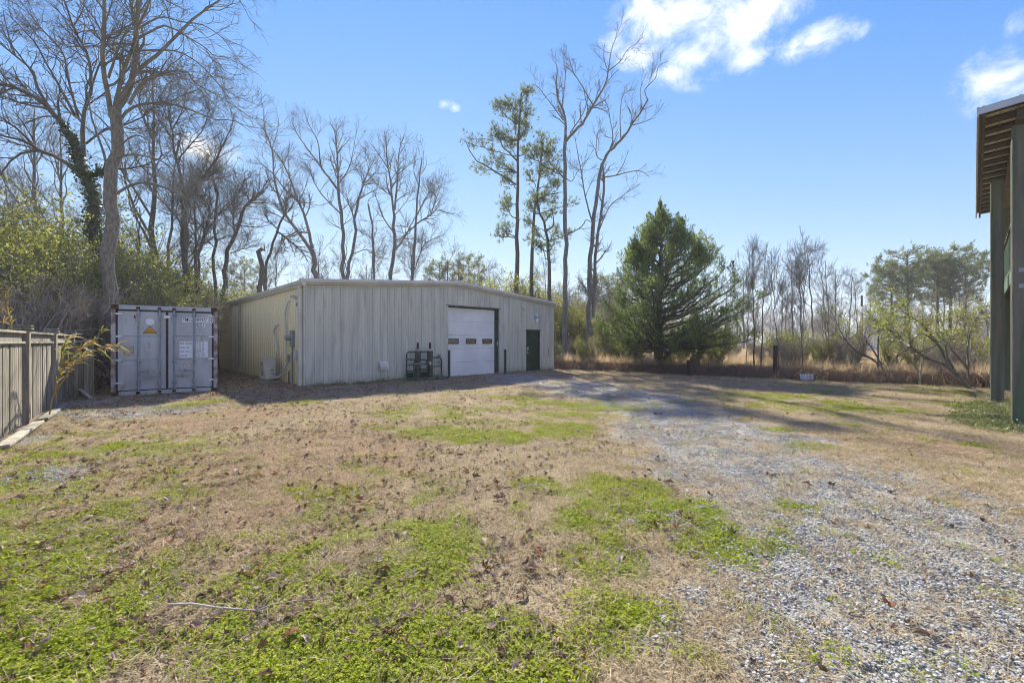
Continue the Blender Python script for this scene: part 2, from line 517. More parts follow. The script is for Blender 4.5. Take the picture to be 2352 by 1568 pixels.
# ---------------------------------------------------------------- materials for built things
M_panel = mat('cream_wall_steel', (.56, .54, .45), (.475, .46, .385), scale=1.2, stretch=(3, 3, .35), rough=.5, c3=(.40, .375, .33), s3=2.2, lo3=.50, hi3=.72, spec=.25, splash=((.33, .29, .22), .35))
M_side = mat('algae_stained_wall_steel', (.83, .70, .44), (.75, .61, .35), scale=1.0, stretch=(3, 3, .4), rough=.55, c3=(.62, .54, .25), s3=1.3, lo3=.48, hi3=.68, splash=((.40, .35, .13), .9))
M_trim = mat('cream_trim', (.60, .55, .46), (.50, .46, .38), scale=1.5, rough=.5)
M_roof = mat('galvanised_roof', (.45, .46, .47), (.36, .37, .38), scale=1.5, rough=.4, metal=.4)
M_white = mat('white_door_paint', (.76, .75, .73), (.67, .66, .645), scale=1.2, rough=.45)
M_dgreen = mat('dark_green_paint', (.016, .042, .030), (.011, .030, .022), scale=2, rough=.4)
M_dark = mat('dark_interior', (.012, .012, .012), rough=.9)
M_black = mat('black_rubber', (.018, .018, .020), (.03, .03, .032), scale=8, rough=.75)
M_glassbrown = mat('window_pane_brown', (.20, .145, .085), (.15, .105, .06), scale=6, rough=.15, spec=.6)
M_grey = mat('grey_galvanised', (.30, .32, .34), (.22, .24, .25), scale=7, rough=.5, metal=.3)
M_steel = mat('bright_metal', (.6, .6, .6), rough=.3, metal=.8)
M_pvc = mat('white_pvc', (.58, .57, .52), (.46, .44, .38), scale=3, rough=.5)
M_unit = mat('beige_unit_paint', (.52, .49, .43), (.45, .42, .36), scale=2.5, rough=.5)
M_concrete = mat('concrete', (.30, .28, .24), (.20, .185, .16), scale=9, rough=.95, bump=.3)
M_cyl = mat('grey_cylinder_paint', (.075, .085, .08), (.05, .055, .052), scale=6, rough=.55, c3=(.10, .045, .028), s3=3.0, lo3=.52, hi3=.60)
M_cont = mat('container_paint', (.41, .425, .44), (.33, .34, .35), scale=1.8, rough=.5, c3=(.30, .24, .19), s3=5, lo3=.60, hi3=.74, stretch=(1.6, 1.6, .5))
M_cpost = mat('worn_post_paint', (.36, .34, .33), (.16, .11, .085), scale=4, rough=.7, lo=.42, hi=.6)
M_bar = mat('galvanised_bar', (.27, .31, .36), (.20, .23, .27), scale=6, rough=.45, metal=.2, c3=(.20, .13, .09), s3=9, lo3=.62, hi3=.72)
M_rust = mat('rusty_steel', (.05, .026, .017), (.10, .048, .026), scale=9, rough=.9)
M_decal = mat('white_decal', (.66, .69, .73), (.60, .62, .66), scale=12, rough=.5)
M_ink = mat('black_ink', (.015, .015, .018), rough=.5)
M_yellow = mat('amber_warning_sticker', (.52, .28, .035), (.46, .23, .03), scale=20, rough=.5)
M_redink = mat('red_smear', (.24, .02, .015), (.12, .015, .01), scale=14, rough=.6)
M_brownlab = mat('peeled_label', (.30, .22, .15), (.42, .36, .29), scale=22, rough=.8)
M_bluelab = mat('blue_sign_quarter', (.055, .13, .34), rough=.4)
M_signw = mat('white_sign', (.78, .78, .82), (.66, .66, .72), scale=5, rough=.4)
M_signl = mat('faded_lilac_sign', (.55, .54, .60), (.50, .50, .55), scale=9, rough=.4)
M_fence = mat('weathered_fence_wood', (.31, .275, .225), (.18, .16, .13), scale=5, rough=.95, stretch=(5, 5, .35), bump=.4, bscale=14, c3=(.19, .195, .145), s3=1.2, rnd=.5)
M_fencel = mat('weathered_fence_rail', (.37, .335, .28), (.24, .215, .18), scale=6, rough=.95, bump=.3, bscale=20, rnd=.3)
M_post = mat('green_stained_timber', (.15, .14, .11), (.075, .092, .06), scale=1.6, rough=.9, stretch=(4, 4, .3), bump=.5, bscale=12, c3=(.085, .125, .07), s3=.9, lo3=.5, hi3=.66)
M_tim = mat('dark_timber', (.11, .082, .060), (.07, .054, .042), scale=6, rough=.9)
M_soffit = mat('pale_roof_underside', (.66, .61, .52), (.52, .48, .41), scale=3, rough=.6)
M_rail = mat('green_rail_paint', (.07, .125, .085), (.05, .09, .06), scale=5, rough=.6)
M_gutter = mat('sky_tinted_gutter', (.45, .62, .74), (.38, .54, .66), scale=6, rough=.4)  # blue of the sky's reflection put into the elbow's base colour

# ---------------------------------------------------------------- metal building
AX = Vector((.728, .686, 0)).normalized(); BX = Vector((-AX.y, AX.x, 0))
BANG = math.atan2(AX.y, AX.x)
BL = Vector((-7.09, 14.9, 0))
BW, BD, EAVE, RISE = 12.83, 18.3, 3.58, 0.535
def roofz(x): return EAVE + RISE * (1 - abs(x - BW / 2) / (BW / 2))
def build_shed():
    t = empty('metal_building', BL, BANG)
    tag(t, 'cream metal workshop building with low gable roof and white roll-up door', 'building')
    # front wall: one panel between ribs, cut round the openings
    front = MB().box(.05, BW - .05, .12, .16, 3.16, 3.45).build('front_wall', M_dark, t)
    gx0, gx1, gz1 = 5.87, 8.90, 3.10
    dx0, dx1, dz1 = 10.74, 11.74, 2.14
    n = 42; pw = BW / n
    def panel(x0, x1, z0, name='wall_panel', par=None):
        """sheet with a raised rib at its left edge and two minor ribs"""
        m = MB(); w = x1 - x0
        prof = [(0, 0), (.012, -.032), (.05, -.032), (.062, 0)]
        for k in (.38, .68):
            if k * w > .09: prof += [(k * w - .02, 0), (k * w - .01, -.009), (k * w + .01, -.009), (k * w + .02, 0)]
        prof.append((w - .0015, 0))
        v = []
        for (px_, py_) in prof:
            xx = x0 + px_
            v += [(xx, py_, z0), (xx, py_, roofz(xx) - .02)]
        f = [(2 * k, 2 * k + 2, 2 * k + 3, 2 * k + 1) for k in range(len(prof) - 1)]
        m.add(v, f)
        return m.build('wall_panel', M_panel, front)
    edges = [k * pw for k in range(n + 1)]
    for k in range(n):
        x0, x1 = edges[k], edges[k + 1]
        for (o0, o1, oz) in ((gx0, gx1, gz1), (dx0, dx1, dz1)):
            pass
        segs = [(x0, x1, -.05)]
        for (o0, o1, oz) in ((gx0, gx1, gz1), (dx0, dx1, dz1)):
            ns = []
            for (a, b_, z) in segs:
                if b_ <= o0 or a >= o1: ns.append((a, b_, z)); continue
                if a < o0 - .004: ns.append((a, o0, z))
                ns.append((max(a, o0), min(b_, o1), oz))
                if b_ > o1 + .004: ns.append((o1, b_, z))
            segs = ns
        for (a, b_, z) in segs:
            if b_ - a > .07: panel(a, b_, z)
            elif b_ - a > .005: MB().box(a, b_ - .001, -.004, .01, z, roofz(a) - .02).build('wall_panel', M_panel, front)
    # left wall, narrower ribs
    left = MB().box(.16, .2, .1, BD - .1, 2.0, 3.3).build('left_wall', M_dark, t)
    nl = 60; lw = BD / nl
    prof = [(0, 0), (.012, -.030), (.05, -.030), (.062, 0), (.12, 0), (.13, -.010), (.15, -.010), (.16, 0), (.21, 0), (.22, -.010), (.24, -.010), (.25, 0), (lw - .0015, 0)]
    v = []
    for (p, q) in prof: v += [(q, p, -.05), (q, p, EAVE - .03)]
    f = [(2 * k, 2 * k + 1, 2 * k + 3, 2 * k + 2) for k in range(len(prof) - 1)]
    lm = MB().add(v, f)
    first = lm.build('wall_panel', M_side, left)
    for k in range(1, nl):
        link('wall_panel', first.data, None, left, (0, k * lw, 0))
    # back and right walls, not in view
    MB().box(0, BW, BD - .02, BD, 0, EAVE).build('back_wall', M_side, t)
    MB().box(BW - .02, BW, .02, BD - .02, 0, EAVE - .02).build('right_wall', M_panel, t)
    # roof, gable trim, gutters
    rf = MB().prism([(-.12, EAVE + .005), (BW / 2, EAVE + RISE + .015), (BW + .12, EAVE + .005), (BW + .12, EAVE + .05), (BW / 2, EAVE + RISE + .06), (-.12, EAVE + .05)], 'y', -.05, BD + .1).build('roof', M_roof, t)
    for s in (0, 1):
        xa, xb = (-.2, BW / 2 - .01) if s == 0 else (BW + .12, BW / 2 + .01)
        za, zb = roofz(0) + .02, roofz(BW / 2) + .02
        m = MB()
        prof = [(-.052, -.13), (-.10, -.13), (-.115, -.08), (-.16, -.05), (-.165, .02), (-.13, .075), (-.052, .078)]
        vv = [(xa, p, za + q) for p, q in prof] + [(xb, p, zb + q) for p, q in prof]
        k_ = len(prof)
        m.add(vv, [(i, (i + 1) % k_, (i + 1) % k_ + k_, i + k_) for i in range(k_)] + [tuple(range(k_)), tuple(range(2 * k_ - 1, k_ - 1, -1))])
        m.build('rake_trim', M_trim, t)
        m = MB(); m.beam((xa + (.2 if s == 0 else -.1), -.018, za - .16), (xb, -.018, zb - .16), .035, .05); m.build('rake_flashing', M_trim, t)
    MB().prism([(BW / 2 - .14, roofz(BW / 2) - .10), (BW / 2 + .14, roofz(BW / 2) - .10), (BW / 2 + .14, roofz(BW / 2) + .10), (BW / 2 - .14, roofz(BW / 2) + .10)], 'y', -.175, -.168).build('ridge_cover_plate', M_trim, t)
    for s, x in ((0, 0), (1, BW)):
        sg = -1 if s == 0 else 1
        prof = [(x + sg * .012, EAVE - .15), (x + sg * .10, EAVE - .15), (x + sg * .13, EAVE - .09), (x + sg * .18, EAVE - .05), (x + sg * .19, EAVE + .05), (x + sg * .17, EAVE + .055), (x + sg * .012, EAVE + .004)]
        for j in range(6):
            y0 = -.16 + j * (BD + .3) / 6; y1 = -.16 + (j + 1) * (BD + .3) / 6 - .004
            MB().prism(prof, 'y', y0, y1).build('gutter', M_trim, t)
    for yy in (.10, 9.15):
        d = MB().box(-.155, -.033, yy, yy + .16, .02, EAVE - .16, .012)
        d.build('downspout', mat('downspout_paint', (.42, .38, .28), (.36, .32, .22), scale=2, rough=.5) if yy > 1 else M_trim, t)
    MB().box(-.034, .0, -.034, .085, -.03, EAVE - .1, .008).build('corner_trim', M_trim, t)
    MB().box(BW, BW + .034, -.034, .085, -.03, EAVE - .1, .008).build('corner_trim', M_trim, t)
    # roll-up door
    g = MB().box(gx0 + .02, gx1 - .02, .26, .28, .02, gz1 - .02).build('garage_door', M_dark, t)
    for k in range(5):
        z0, z1 = .01 + k * .61, .01 + (k + 1) * .61 - .006
        v = []; zz = []
        nrib = 9
        for i in range(nrib):
            a = z0 + (z1 - z0) * i / nrib; b_ = z0 + (z1 - z0) * (i + 1) / nrib
            zz += [(a + .004, .165), (b_ - .010, .165), (b_ - .006, .1705)]
        zz = [(z0, .20), (z0 + .002, .165)] + zz + [(z1, .165), (z1, .20)]
        for z, y in zz: v += [(gx0 + .04, y, z), (gx1 - .17, y, z)]
        MB().add(v, [(2 * i, 2 * i + 1, 2 * i + 3, 2 * i + 2) for i in range(len(zz) - 1)]).build('door_section', M_white, g)
    for cx in (6.30, 7.30, 8.27):
        m = MB(); w, h, z = .58, .23, 1.56
        for (a, b_, c, d) in ((cx - w / 2, cx + w / 2, z - h / 2, z - h / 2 + .035), (cx - w / 2, cx + w / 2, z + h / 2 - .035, z + h / 2), (cx - w / 2, cx - w / 2 + .035, z - h / 2 + .036, z + h / 2 - .036), (cx + w / 2 - .035, cx + w / 2, z - h / 2 + .036, z + h / 2 - .036)):
            m.box(a, b_, .135, .168, c, d)
        m.build('window_frame', M_black, g)
        MB().box(cx - w / 2 + .03, cx + w / 2 - .03, .150, .160, z - h / 2 + .03, z + h / 2 - .03).build('window_pane', M_glassbrown, g)
    MB().box(gx1 - .165, gx1 - .01, .05, .24, 0, gz1 - .01).build('door_jamb', M_dgreen, t)
    MB().box(gx1 - .12, gx1 - .07, .035, .052, 1.36, 1.56, .008).build('door_keypad', M_pvc, t)
    MB().box(gx0 - .02, gx0 + .035, -.036, .2, 0, gz1).build('door_jamb', M_trim, t)
    MB().box(gx1 - .008, gx1 + .05, -.036, .2, 0, gz1).build('door_jamb', M_trim, t)
    MB().box(gx0 - .06, gx1 + .06, -.042, .22, gz1 + .001, gz1 + .045).build('door_header', mat('stained_header', (.10, .085, .065), (.2, .17, .13), scale=5, rough=.8), t)
    # side door
    d = MB().box(dx0 + .05, dx1 - .05, .07, .11, .05, dz1 - .05, .006).build('entry_door', M_dgreen, t)
    m = MB()
    m.box(dx0, dx0 + .05, -.02, .13, .0, dz1).box(dx1 - .05, dx1, -.02, .13, .0, dz1).box(dx0 - .03, dx1 + .03, -.038, .13, dz1 - .05, dz1 + .02)
    m.build('door_frame', M_dgreen, t)
    MB().box(dx0, dx1, -.06, .12, .0, .045).build('door_threshold', M_grey, t)
    MB().box(dx0 + .08, dx0 + .24, .055, .071, 1.12, 1.26, .006).build('keypad_lock', M_steel, d)
    m = MB().box(dx0 + .10, dx0 + .18, .05, .071, .93, 1.06, .006); m.tube([(dx0 + .14, .06, .98), (dx0 + .14, .01, .98), (dx0 + .26, .01, .975)], .012, 8)
    m.build('door_handle', M_steel, d)
    MB().box(dx0 - .12, dx0 - .05, -.05, -.033, 1.07, 1.17, .006).build('doorbell_box', M_pvc, t)
    # faint house number
    for i, xx in enumerate((11.02, 11.10, 11.30, 11.38)):
        text('number_digit', '1', .17, mat('digit_%d' % i, (.13, .13, .12) if i == 1 else (.60, .60, .58), rough=.5), t, (xx, -.034, 2.29), (R(90), 0, 0))
    # small fittings that belong to the wall
    MB().box(10.38, 10.62, -.10, -.02, 3.22, 3.32, .02).build('wall_light', M_pvc, t)
    m = MB().prism([(-.033, .46), (-.033, .78), (-.09, .78), (-.20, .60), (-.20, .46)], 'x', 2.68, 3.02); m.build('dryer_vent_hood', M_pvc, t)
    m = MB().tube([(1.66, -.05, .05), (1.66, -.05, 1.85)], .011, 6); m.tube([(1.66, -.05, 1.85), (1.665, -.06, 2.05), (1.70, -.055, 2.17), (1.725, -.05, 2.05), (1.70, -.045, 1.86)], .009, 6)
    for z in (.9, 1.85): m.box(1.62, 1.70, -.06, -.034, z, z + .02)
    m.build('thin_conduit', M_pvc, t)
    MB().box(5.36, 5.47, -.10, -.034, .87, 1.0, .008).build('outlet_box', M_grey, t)
    MB().box(5.36, 5.45, -.09, -.034, .60, .74, .008).build('outlet_box', M_grey, t)
    m = MB().tube([(12.35, -.03, 1.15), (12.40, -.05, 1.05), (12.42, -.05, .75)], .012, 6); m.build('door_hook', M_tim, t)
    # left wall fittings
    m = MB().box(-.13, -.03, .98, 1.24, 1.35, 1.95, .01); m.build('meter_box', M_grey, t)
    m = MB(); base = []
    pts = [(-.13, 1.11, 1.68), (-.20, 1.11, 1.68), (-.205, 1.11, 1.68), (-.29, 1.11, 1.68), (-.32, 1.11, 1.68)]
    m.tube(pts, [.10, .10, .085, .085, .05], 16); m.build('meter_dial', M_grey, t, True)
    m = MB().tube([(-.085, 1.08, .0), (-.085, 1.08, 1.35)], .035, 10); m.build('meter_pipe', M_grey, t, True)
    MB().box(-.10, -.03, .72, .88, .9, 1.22, .01).build('junction_box', M_pvc, t)
    MB().box(-.10, -.03, 1.5, 1.62, .82, 1.06, .01).build('disconnect_box', M_grey, t)
    m = MB().box(-.09, -.03, .55, .67, 2.78, 2.93, .01); m.build('floodlight_base', M_grey, t)
    m = MB().prism([(-.03, 3.12), (-.26, 3.18), (-.28, 3.10), (-.06, 3.02)], 'y', .55, .66); m.build('security_camera', M_pvc, t)
    # conduits and hoses to the heat pump
    def hose(pts, r, nm, m_):
        P = [Vector(p) for p in pts]; out = []
        for i in range(len(P) - 1):
            p0, p1, p2, p3 = P[max(i - 1, 0)], P[i], P[i + 1], P[min(i + 2, len(P) - 1)]
            for s in range(5):
                u = s / 5
                out.append(.5 * ((2 * p1) + (p2 - p0) * u + (2 * p0 - 5 * p1 + 4 * p2 - p3) * u * u + (3 * p1 - p0 - 3 * p2 + p3) * u ** 3))
        out.append(P[-1])
        MB().tube(out, r, 8).build(nm, m_, t, True)
    hose([(-.02, 1.5, 3.05), (-.10, 1.58, 2.95), (-.10, 1.85, 2.5), (-.08, 1.82, 1.9), (-.08, 1.85, 1.2), (-.09, 1.87, .6), (-.2, 1.98, .3), (-.38, 2.22, .18), (-.42, 2.36, .2)], .03, 'line_set_hose', M_pvc)
    hose([(-.02, 2.9, 2.2), (-.10, 2.98, 2.15), (-.12, 3.25, 1.9), (-.1, 3.05, 1.55), (-.1, 2.9, 1.3), (-.16, 2.86, .9), (-.25, 2.8, .7)], .032, 'line_set_hose', M_pvc)
    hose([(-.06, 1.56, .85), (-.1, 1.66, .65), (-.2, 1.9, .42), (-.35, 2.2, .35), (-.42, 2.34, .38)], .016, 'power_whip', M_grey)
    hose([(-.05, 1.40, .48), (-.09, 1.42, .44), (-.09, 1.44, .3), (-.09, 1.44, .02)], .022, 'drain_stub', M_tim)
build_shed()
def bw(x, y, z=0.0):
    p = BL + AX * x + BX * y
    return Vector((p.x, p.y, z))

# heat pump unit on a slab
def heat_pump():
    t = empty('heat_pump', bw(-.46, 2.75, .09), BANG)
    tag(t, 'beige outdoor heat pump unit standing by the stained side wall', 'heat pump')
    MB().box(-.17, .17, -.42, .42, .03, .83, .02).build('casing', M_unit, t)
    MB().box(-.185, .185, -.435, .435, .831, .86, .01).build('top_panel', M_unit, t)
    for y in (-.33, .33): MB().box(-.18, .18, y - .03, y + .03, -.02, .03).build('foot', M_grey, t)
    m = MB()
    ring = [(-.178, .06 + .29 * math.cos(a), .43 + .29 * math.sin(a)) for a in [i * math.pi / 12 for i in range(25)]]
    m.tube(ring, .012, 6)
    for r_ in (.22, .15, .08): m.tube([(-.176, .06 + r_ * math.cos(a), .43 + r_ * math.sin(a)) for a in [i * math.pi / 10 for i in range(21)]], .005, 5)
    for a in range(12): m.tube([(-.176, .06, .43), (-.176, .06 + .29 * math.cos(a * R(30)), .43 + .29 * math.sin(a * R(30)))], .004, 4)
    m.build('fan_grille', M_unit, t)
    MB().add([(-.1715, .06 + .27 * math.cos(i * R(15)), .43 + .27 * math.sin(i * R(15))) for i in range(24)], [tuple(range(24))]).build('fan_opening', M_dark, t)
    MB().box(.0, .12, -.4225, -.4205, .36, .42).build('rating_plate', M_grey, t)
    MB().box(.02, .08, -.4225, -.4205, .24, .26).build('rating_plate', M_grey, t)
    MB().box(-.05, .12, -.47, -.4205, .07, .2, .01).build('service_valve_cover', M_unit, t)
    s = MB().box(-.30, .30, -.55, .55, -.1, .0, .015).build('concrete_slab', M_concrete, None, loc=bw(-.46, 2.75, .07), rot=(0, 0, BANG))
    tag(s, 'small concrete pad under the heat pump among the leaves', 'slab')
heat_pump()

# hazard diamond sign above the entry door
def diamond():
    t = empty('hazard_sign', bw(11.50, -.045, 2.80), BANG)
    tag(t, 'white diamond hazard sign with a blue quarter above the green door', 'sign')
    h = .26; y = -.004
    MB().prism([(0, -h), (h, 0), (0, h), (-h, 0)], 'y', -.002, .006).build('backing', M_signw, t)
    q = h / 2
    for nm, cx, cz, m_ in (('quarter', 0, q, M_signl), ('blue_quarter', -q, 0, M_bluelab), ('quarter', q, 0, M_panel), ('quarter', 0, -q, M_signw)):
        k = q * .97
        MB().prism([(cx, cz - k), (cx + k, cz), (cx, cz + k), (cx - k, cz)], 'y', -.005, -.003).build(nm, m_, t)
    text('figure', '2', .15, M_signw, t, (-q, -.0075, 0), (R(90), 0, 0), align='CENTER')
diamond()

def bollard(px, pyb, pyt, label):
    g = gnd(px, pyb)
    h = (pyb - pyt) * g[1] / 1000
    t = empty('bollard', (g[0], g[1], 0))
    tag(t, label, 'bollard')
    MB().lathe([(.056, -.1), (.056, h - .02)], n=16).build('pipe', M_dgreen, t, True)
    MB().lathe([(.058, h - .02), (.057, h - .006), (.04, h + .004), (.005, h + .008)], n=16).build('cap', M_dgreen, t, True)
bollard(1031.5, 868, 804, 'dark green steel bollard at the left of the white roll-up door')
bollard(1160.5, 860, 802.5, 'dark green steel bollard at the right of the white roll-up door')

# cylinder cart
def cart():
    t = empty('cylinder_cart', bw(3.78, -.75, .0), BANG)
    tag(t, 'green tubular steel cart holding gas cylinders against the wall', 'cart')
    MB().box(0, 1.72, -.02, .62, .07, .10).build('deck', mat('worn_green_deck', (.10, .15, .12), (.06, .09, .07), scale=8, rough=.7), t)
    for x in (.12, .55, 1.1, 1.6):
        m = MB().tube([(x, .02, .055), (x, .07, .055)], .055, 12); m.build('wheel', M_black, t, True)
    def loop(pts, r=.026):
        MB().tube(pts, r, 8).build('frame_tube', M_dgreen, t, True)
    yb = .58
    loop([(.02, yb, .08), (.02, yb, 1.02), (.06, yb, 1.1), (.14, yb, 1.13), (1.08, yb, 1.13), (1.16, yb, 1.1), (1.2, yb, 1.0), (1.2, yb, .08)])
    loop([(.02, yb, .62), (1.2, yb, .62)], .02); loop([(.02, yb, .36), (1.2, yb, .36)], .02)
    loop([(.02, .02, .08), (.02, .02, .72), (.05, .02, .8), (.12, .05, .83), (.02, .40, .84), (.02, yb, .84)])
    loop([(.62, .02, .08), (.62, .02, .72), (.58, .02, .80), (.5, .02, .83), (.12, .02, .83)])
    loop([(.02, .02, .45), (.62, .02, .45)], .018)
    loop([(1.2, yb, .88), (1.56, yb, .88), (1.64, yb, .84), (1.68, yb, .76), (1.68, yb, .08)])
    loop([(1.2, yb, .50), (1.68, yb, .50)], .02)
    MB().box(.03, 1.2, yb - .012, yb - .002, .10, .30).build('kick_plate', M_dgreen, t)
    MB().beam((.04, .13, .66), (1.2, .20, .70), .012, .05).build('retaining_strap', mat('grey_webbing', (.28, .28, .27), (.18, .18, .17), scale=20, rough=.9), t)
    m = MB().box(.80, .86, .10, .17, .60, .74, .01); m.build('strap_ratchet', M_steel, t)
    for x, lab in ((.36, 'rust-streaked grey gas cylinder on the left of the green cart'), (.93, 'grey gas cylinder with white shoulder on the right of the green cart')):
        y = .30
        c = empty('gas_cylinder', bw(3.78 + x, -.75 + y, .101), BANG)
        tag(c, lab, 'gas cylinder')
        MB().lathe([(.105, 0), (.118, .02), (.118, 1.02), (.112, 1.08), (.09, 1.14), (.055, 1.18), (.045, 1.185)], n=20).build('body', M_cyl, c, True)
        MB().lathe([(.114, 1.075), (.1135, 1.08), (.094, 1.137), (.093, 1.14)], n=20).build('shoulder_band', M_pvc if x > .5 else M_grey, c, True)
        MB().lathe([(.042, 1.18), (.046, 1.2), (.046, 1.34), (.042, 1.38), (.03, 1.405), (.004, 1.41)], n=14).build('valve_cap', M_rust if x < .5 else M_black, c, True)
cart()

# ---------------------------------------------------------------- shipping container
def container():
    W, Dp, H = 2.47, 12.19, 2.59
    t = empty('shipping_container', (-11.20, 12.15, .0), R(35))
    tag(t, 'pale grey steel shipping container with double doors beside the fence', 'container')
    X = lambda f: f * W
    Z = lambda f: f * H
    # frame
    for x in (0, W - .10): MB().box(x, x + .10, .0, .14, .119, H - .119).build('corner_post', M_cpost, t)
    MB().box(.165, W - .165, .0, .16, H - .13, H - .005, .006).build('door_header', M_cont, t)
    MB().box(.165, W - .165, .0, .16, .02, .135, .006).build('door_sill', M_cont, t)
    for x in (0, W - .162):
        for z in (0.0, H - .118):
            m = MB()
            c = (x + .081, z + .059)
            o = [(x, z), (x + .162, z), (x + .162, z + .118), (x, z + .118)]
            i = [(c[0] + .042 * math.cos(R(a)), c[1] + .03 * math.sin(R(a))) for a in (225, 315, 45, 135)]
            vs = [(a, -.004, b) for a, b in o] + [(a, -.004, b) for a, b in i] + [(a, .05, b) for a, b in i] + [(a, .178, b) for a, b in o]
            fs = [(k, (k + 1) % 4, 4 + (k + 1) % 4, 4 + k) for k in range(4)] + [(4 + k, 4 + (k + 1) % 4, 8 + (k + 1) % 4, 8 + k) for k in range(4)] + [(8, 9, 10, 11)]
            fs += [(k, 12 + k, 12 + (k + 1) % 4, (k + 1) % 4) for k in range(4)]
            m.add(vs, fs).build('corner_casting', M_rust, t)
    # black seals
    m = MB().box(.105, W - .105, .035, .05, H - .188, H - .131).build('door_seal', M_black, t)
    MB().box(.105, W - .105, .035, .05, .136, .172).build('door_seal', M_black, t)
    for x in (.101, W - .155): MB().box(x, x + .054, .034, .049, .166, H - .176).build('door_seal', M_black, t)
    MB().box(W / 2 - .03, W / 2 + .03, .018, .05, .166, H - .176).build('door_seal', M_black, t)
    # doors
    for s in (0, 1):
        x0, x1 = (.146, W / 2 - .023) if s == 0 else (W / 2 + .023, W - .146)
        z0, z1 = .167, H - .178
        d = MB().box(x0, x1, .045, .075, z0, z1).build('door', M_cont, t)
        zs = [z0, z0 + .06, Z(.355), Z(.36), Z(.395), Z(.40), Z(.62), Z(.625), Z(.66), Z(.665), z1 - .08, z1]
        ys = [.028, .028, .028, .044, .044, .028, .028, .044, .044, .028, .028, .028]
        xi0, xi1 = x0 + .07, x1 - .10 if s == 0 else x1 - .07
        if s == 1: xi0 = x0 + .10
        m = MB()
        v = []
        for z, y in zip(zs, ys): v += [(xi0, y, z), (xi1, y, z)]
        m.add(v, [(2 * i, 2 * i + 1, 2 * i + 3, 2 * i + 2) for i in range(len(zs) - 1)])
        m.box(x0, xi0, .027, .046, z0, z1).box(xi1, x1, .027, .046, z0, z1)
        m.build('door_panel', M_cont, d)
        for zf in (.90, .655, .395, .145):
            hx = x0 if s == 0 else x1
            sg = 1 if s == 0 else -1
            h = MB().prism(sorted([(hx - sg * .145, Z(zf) - .028), (hx + sg * .10, Z(zf) - .016), (hx + sg * .10, Z(zf) + .016), (hx - sg * .145, Z(zf) + .028)], key=lambda p: math.atan2(p[1] - Z(zf), p[0] - hx)), 'y', .005, .030)
            h.build('hinge', M_decal, d)
    # locking bars
    for k, tt in enumerate((.239, .433, .569, .762)):
        x = X(tt)
        b = MB().tube([(x, -.022, .06), (x, -.022, H - .075)], .021, 10).build('locking_bar', M_bar, t, True)
        for z, hh in ((H - .115, .07), (.05, .07)):
            m = MB().box(x - .035, x + .035, -.05, .0, z, z + hh, .008); m.box(x - .05, x - .036, -.03, .0, z + .01, z + hh - .01); m.build('cam_keeper', M_rust, b)
        for z in (Z(.885), Z(.12), Z(.36)):
            m = MB().box(x - .05, x + .05, -.012, .028, z, z + (.11 if z != Z(.36) else .04), .006); m.box(x - .028, x + .028, -.046, -.012, z + .01, z + (.09 if z != Z(.36) else .03), .006); m.build('bar_bracket', M_bar, b)
        hz = Z(.265) if k in (0, 3) else Z(.205)
        sg = 1 if k in (0, 2) else -1
        m = MB().beam((x, -.04, hz), (x + sg * .38, -.045, hz + .004), .012, .03)
        m.build('bar_handle', M_bar, b)
        hx = x + sg * .21
        m = MB().box(hx - .02, hx + .02, -.075, .028, hz - .045, hz + .055, .006); m.build('handle_latch', M_bar, b)
    MB().box(W / 2 - .07, W / 2 + .07, -.004, .026, Z(.862), Z(.895), .006).build('door_stop_plate', M_decal, t)
    # markings
    def flat(nm, x0, x1, z0, z1, m_, y=.0262): return MB().box(x0, x1, y - .001, y, z0, z1).build(nm, m_, t)
    RX = (R(90), 0, 0)
    MB().prism([(X(.342) + .098 * math.cos(i * R(15)), Z(.82) + .098 * math.sin(i * R(15))) for i in range(24)], 'y', .0250, .0265).build('round_sticker', M_decal, t)
    MB().prism([(X(.342) - .165, Z(.688)), (X(.342) + .165, Z(.688)), (X(.342), Z(.778))], 'y', .0252, .0265).build('warning_triangle', M_ink, t)
    MB().prism([(X(.342) - .138, Z(.694)), (X(.342) + .138, Z(.694)), (X(.342), Z(.77))], 'y', .0235, .0250).build('warning_triangle', M_yellow, t)
    for z, w in ((.724, .05), (.712, .065), (.702, .08)): flat('warning_print', X(.342) - w, X(.342) + w, Z(z), Z(z) + .006, mat('print_brown', (.25, .13, .02)), .0234)
    flat('peeled_plate', X(.106), X(.20), Z(.44), Z(.55), M_brownlab)
    flat('small_plate', X(.305), X(.36), Z(.495), Z(.52), mat('tan_plate', (.55, .50, .38), (.45, .42, .33), scale=30))
    flat('red_smear', X(.198), X(.212), Z(.855), Z(.888), M_redink)
    flat('rust_patch', X(.533), X(.548), Z(.80), Z(.88), mat('rust_freckle', (.46, .44, .42), (.26, .15, .09), scale=30, lo=.5, hi=.56))
    flat('stained_label', X(.635), X(.735), Z(.30), Z(.35), mat('stained', (.48, .47, .46), (.36, .32, .28), scale=14))
    zc = Z(.850)
    for (a, b_) in ((.645, .748), (.778, .908), (.922, .957)): flat('number_plate', X(a), X(b_), zc - .075, zc + .075, M_decal)
    flat('number_plate', X(.778), X(.872), Z(.787) - .065, Z(.787) + .065, M_decal)
    text('container_number', 'YMLU', .165, M_ink, t, (X(.648), .0245, zc), RX, .62)
    text('container_number', '497977', .165, M_ink, t, (X(.781), .0245, zc), RX, .535)
    text('container_number', '6', .165, M_ink, t, (X(.926), .0245, zc), RX, .7)
    text('container_number', '42G1', .165, M_ink, t, (X(.781), .0245, Z(.787)), RX, .56)
    flat('data_plate', X(.618), X(.745), Z(.408), Z(.598), M_decal)
    flat('data_plate', X(.783), X(.90), Z(.408), Z(.598), M_decal)
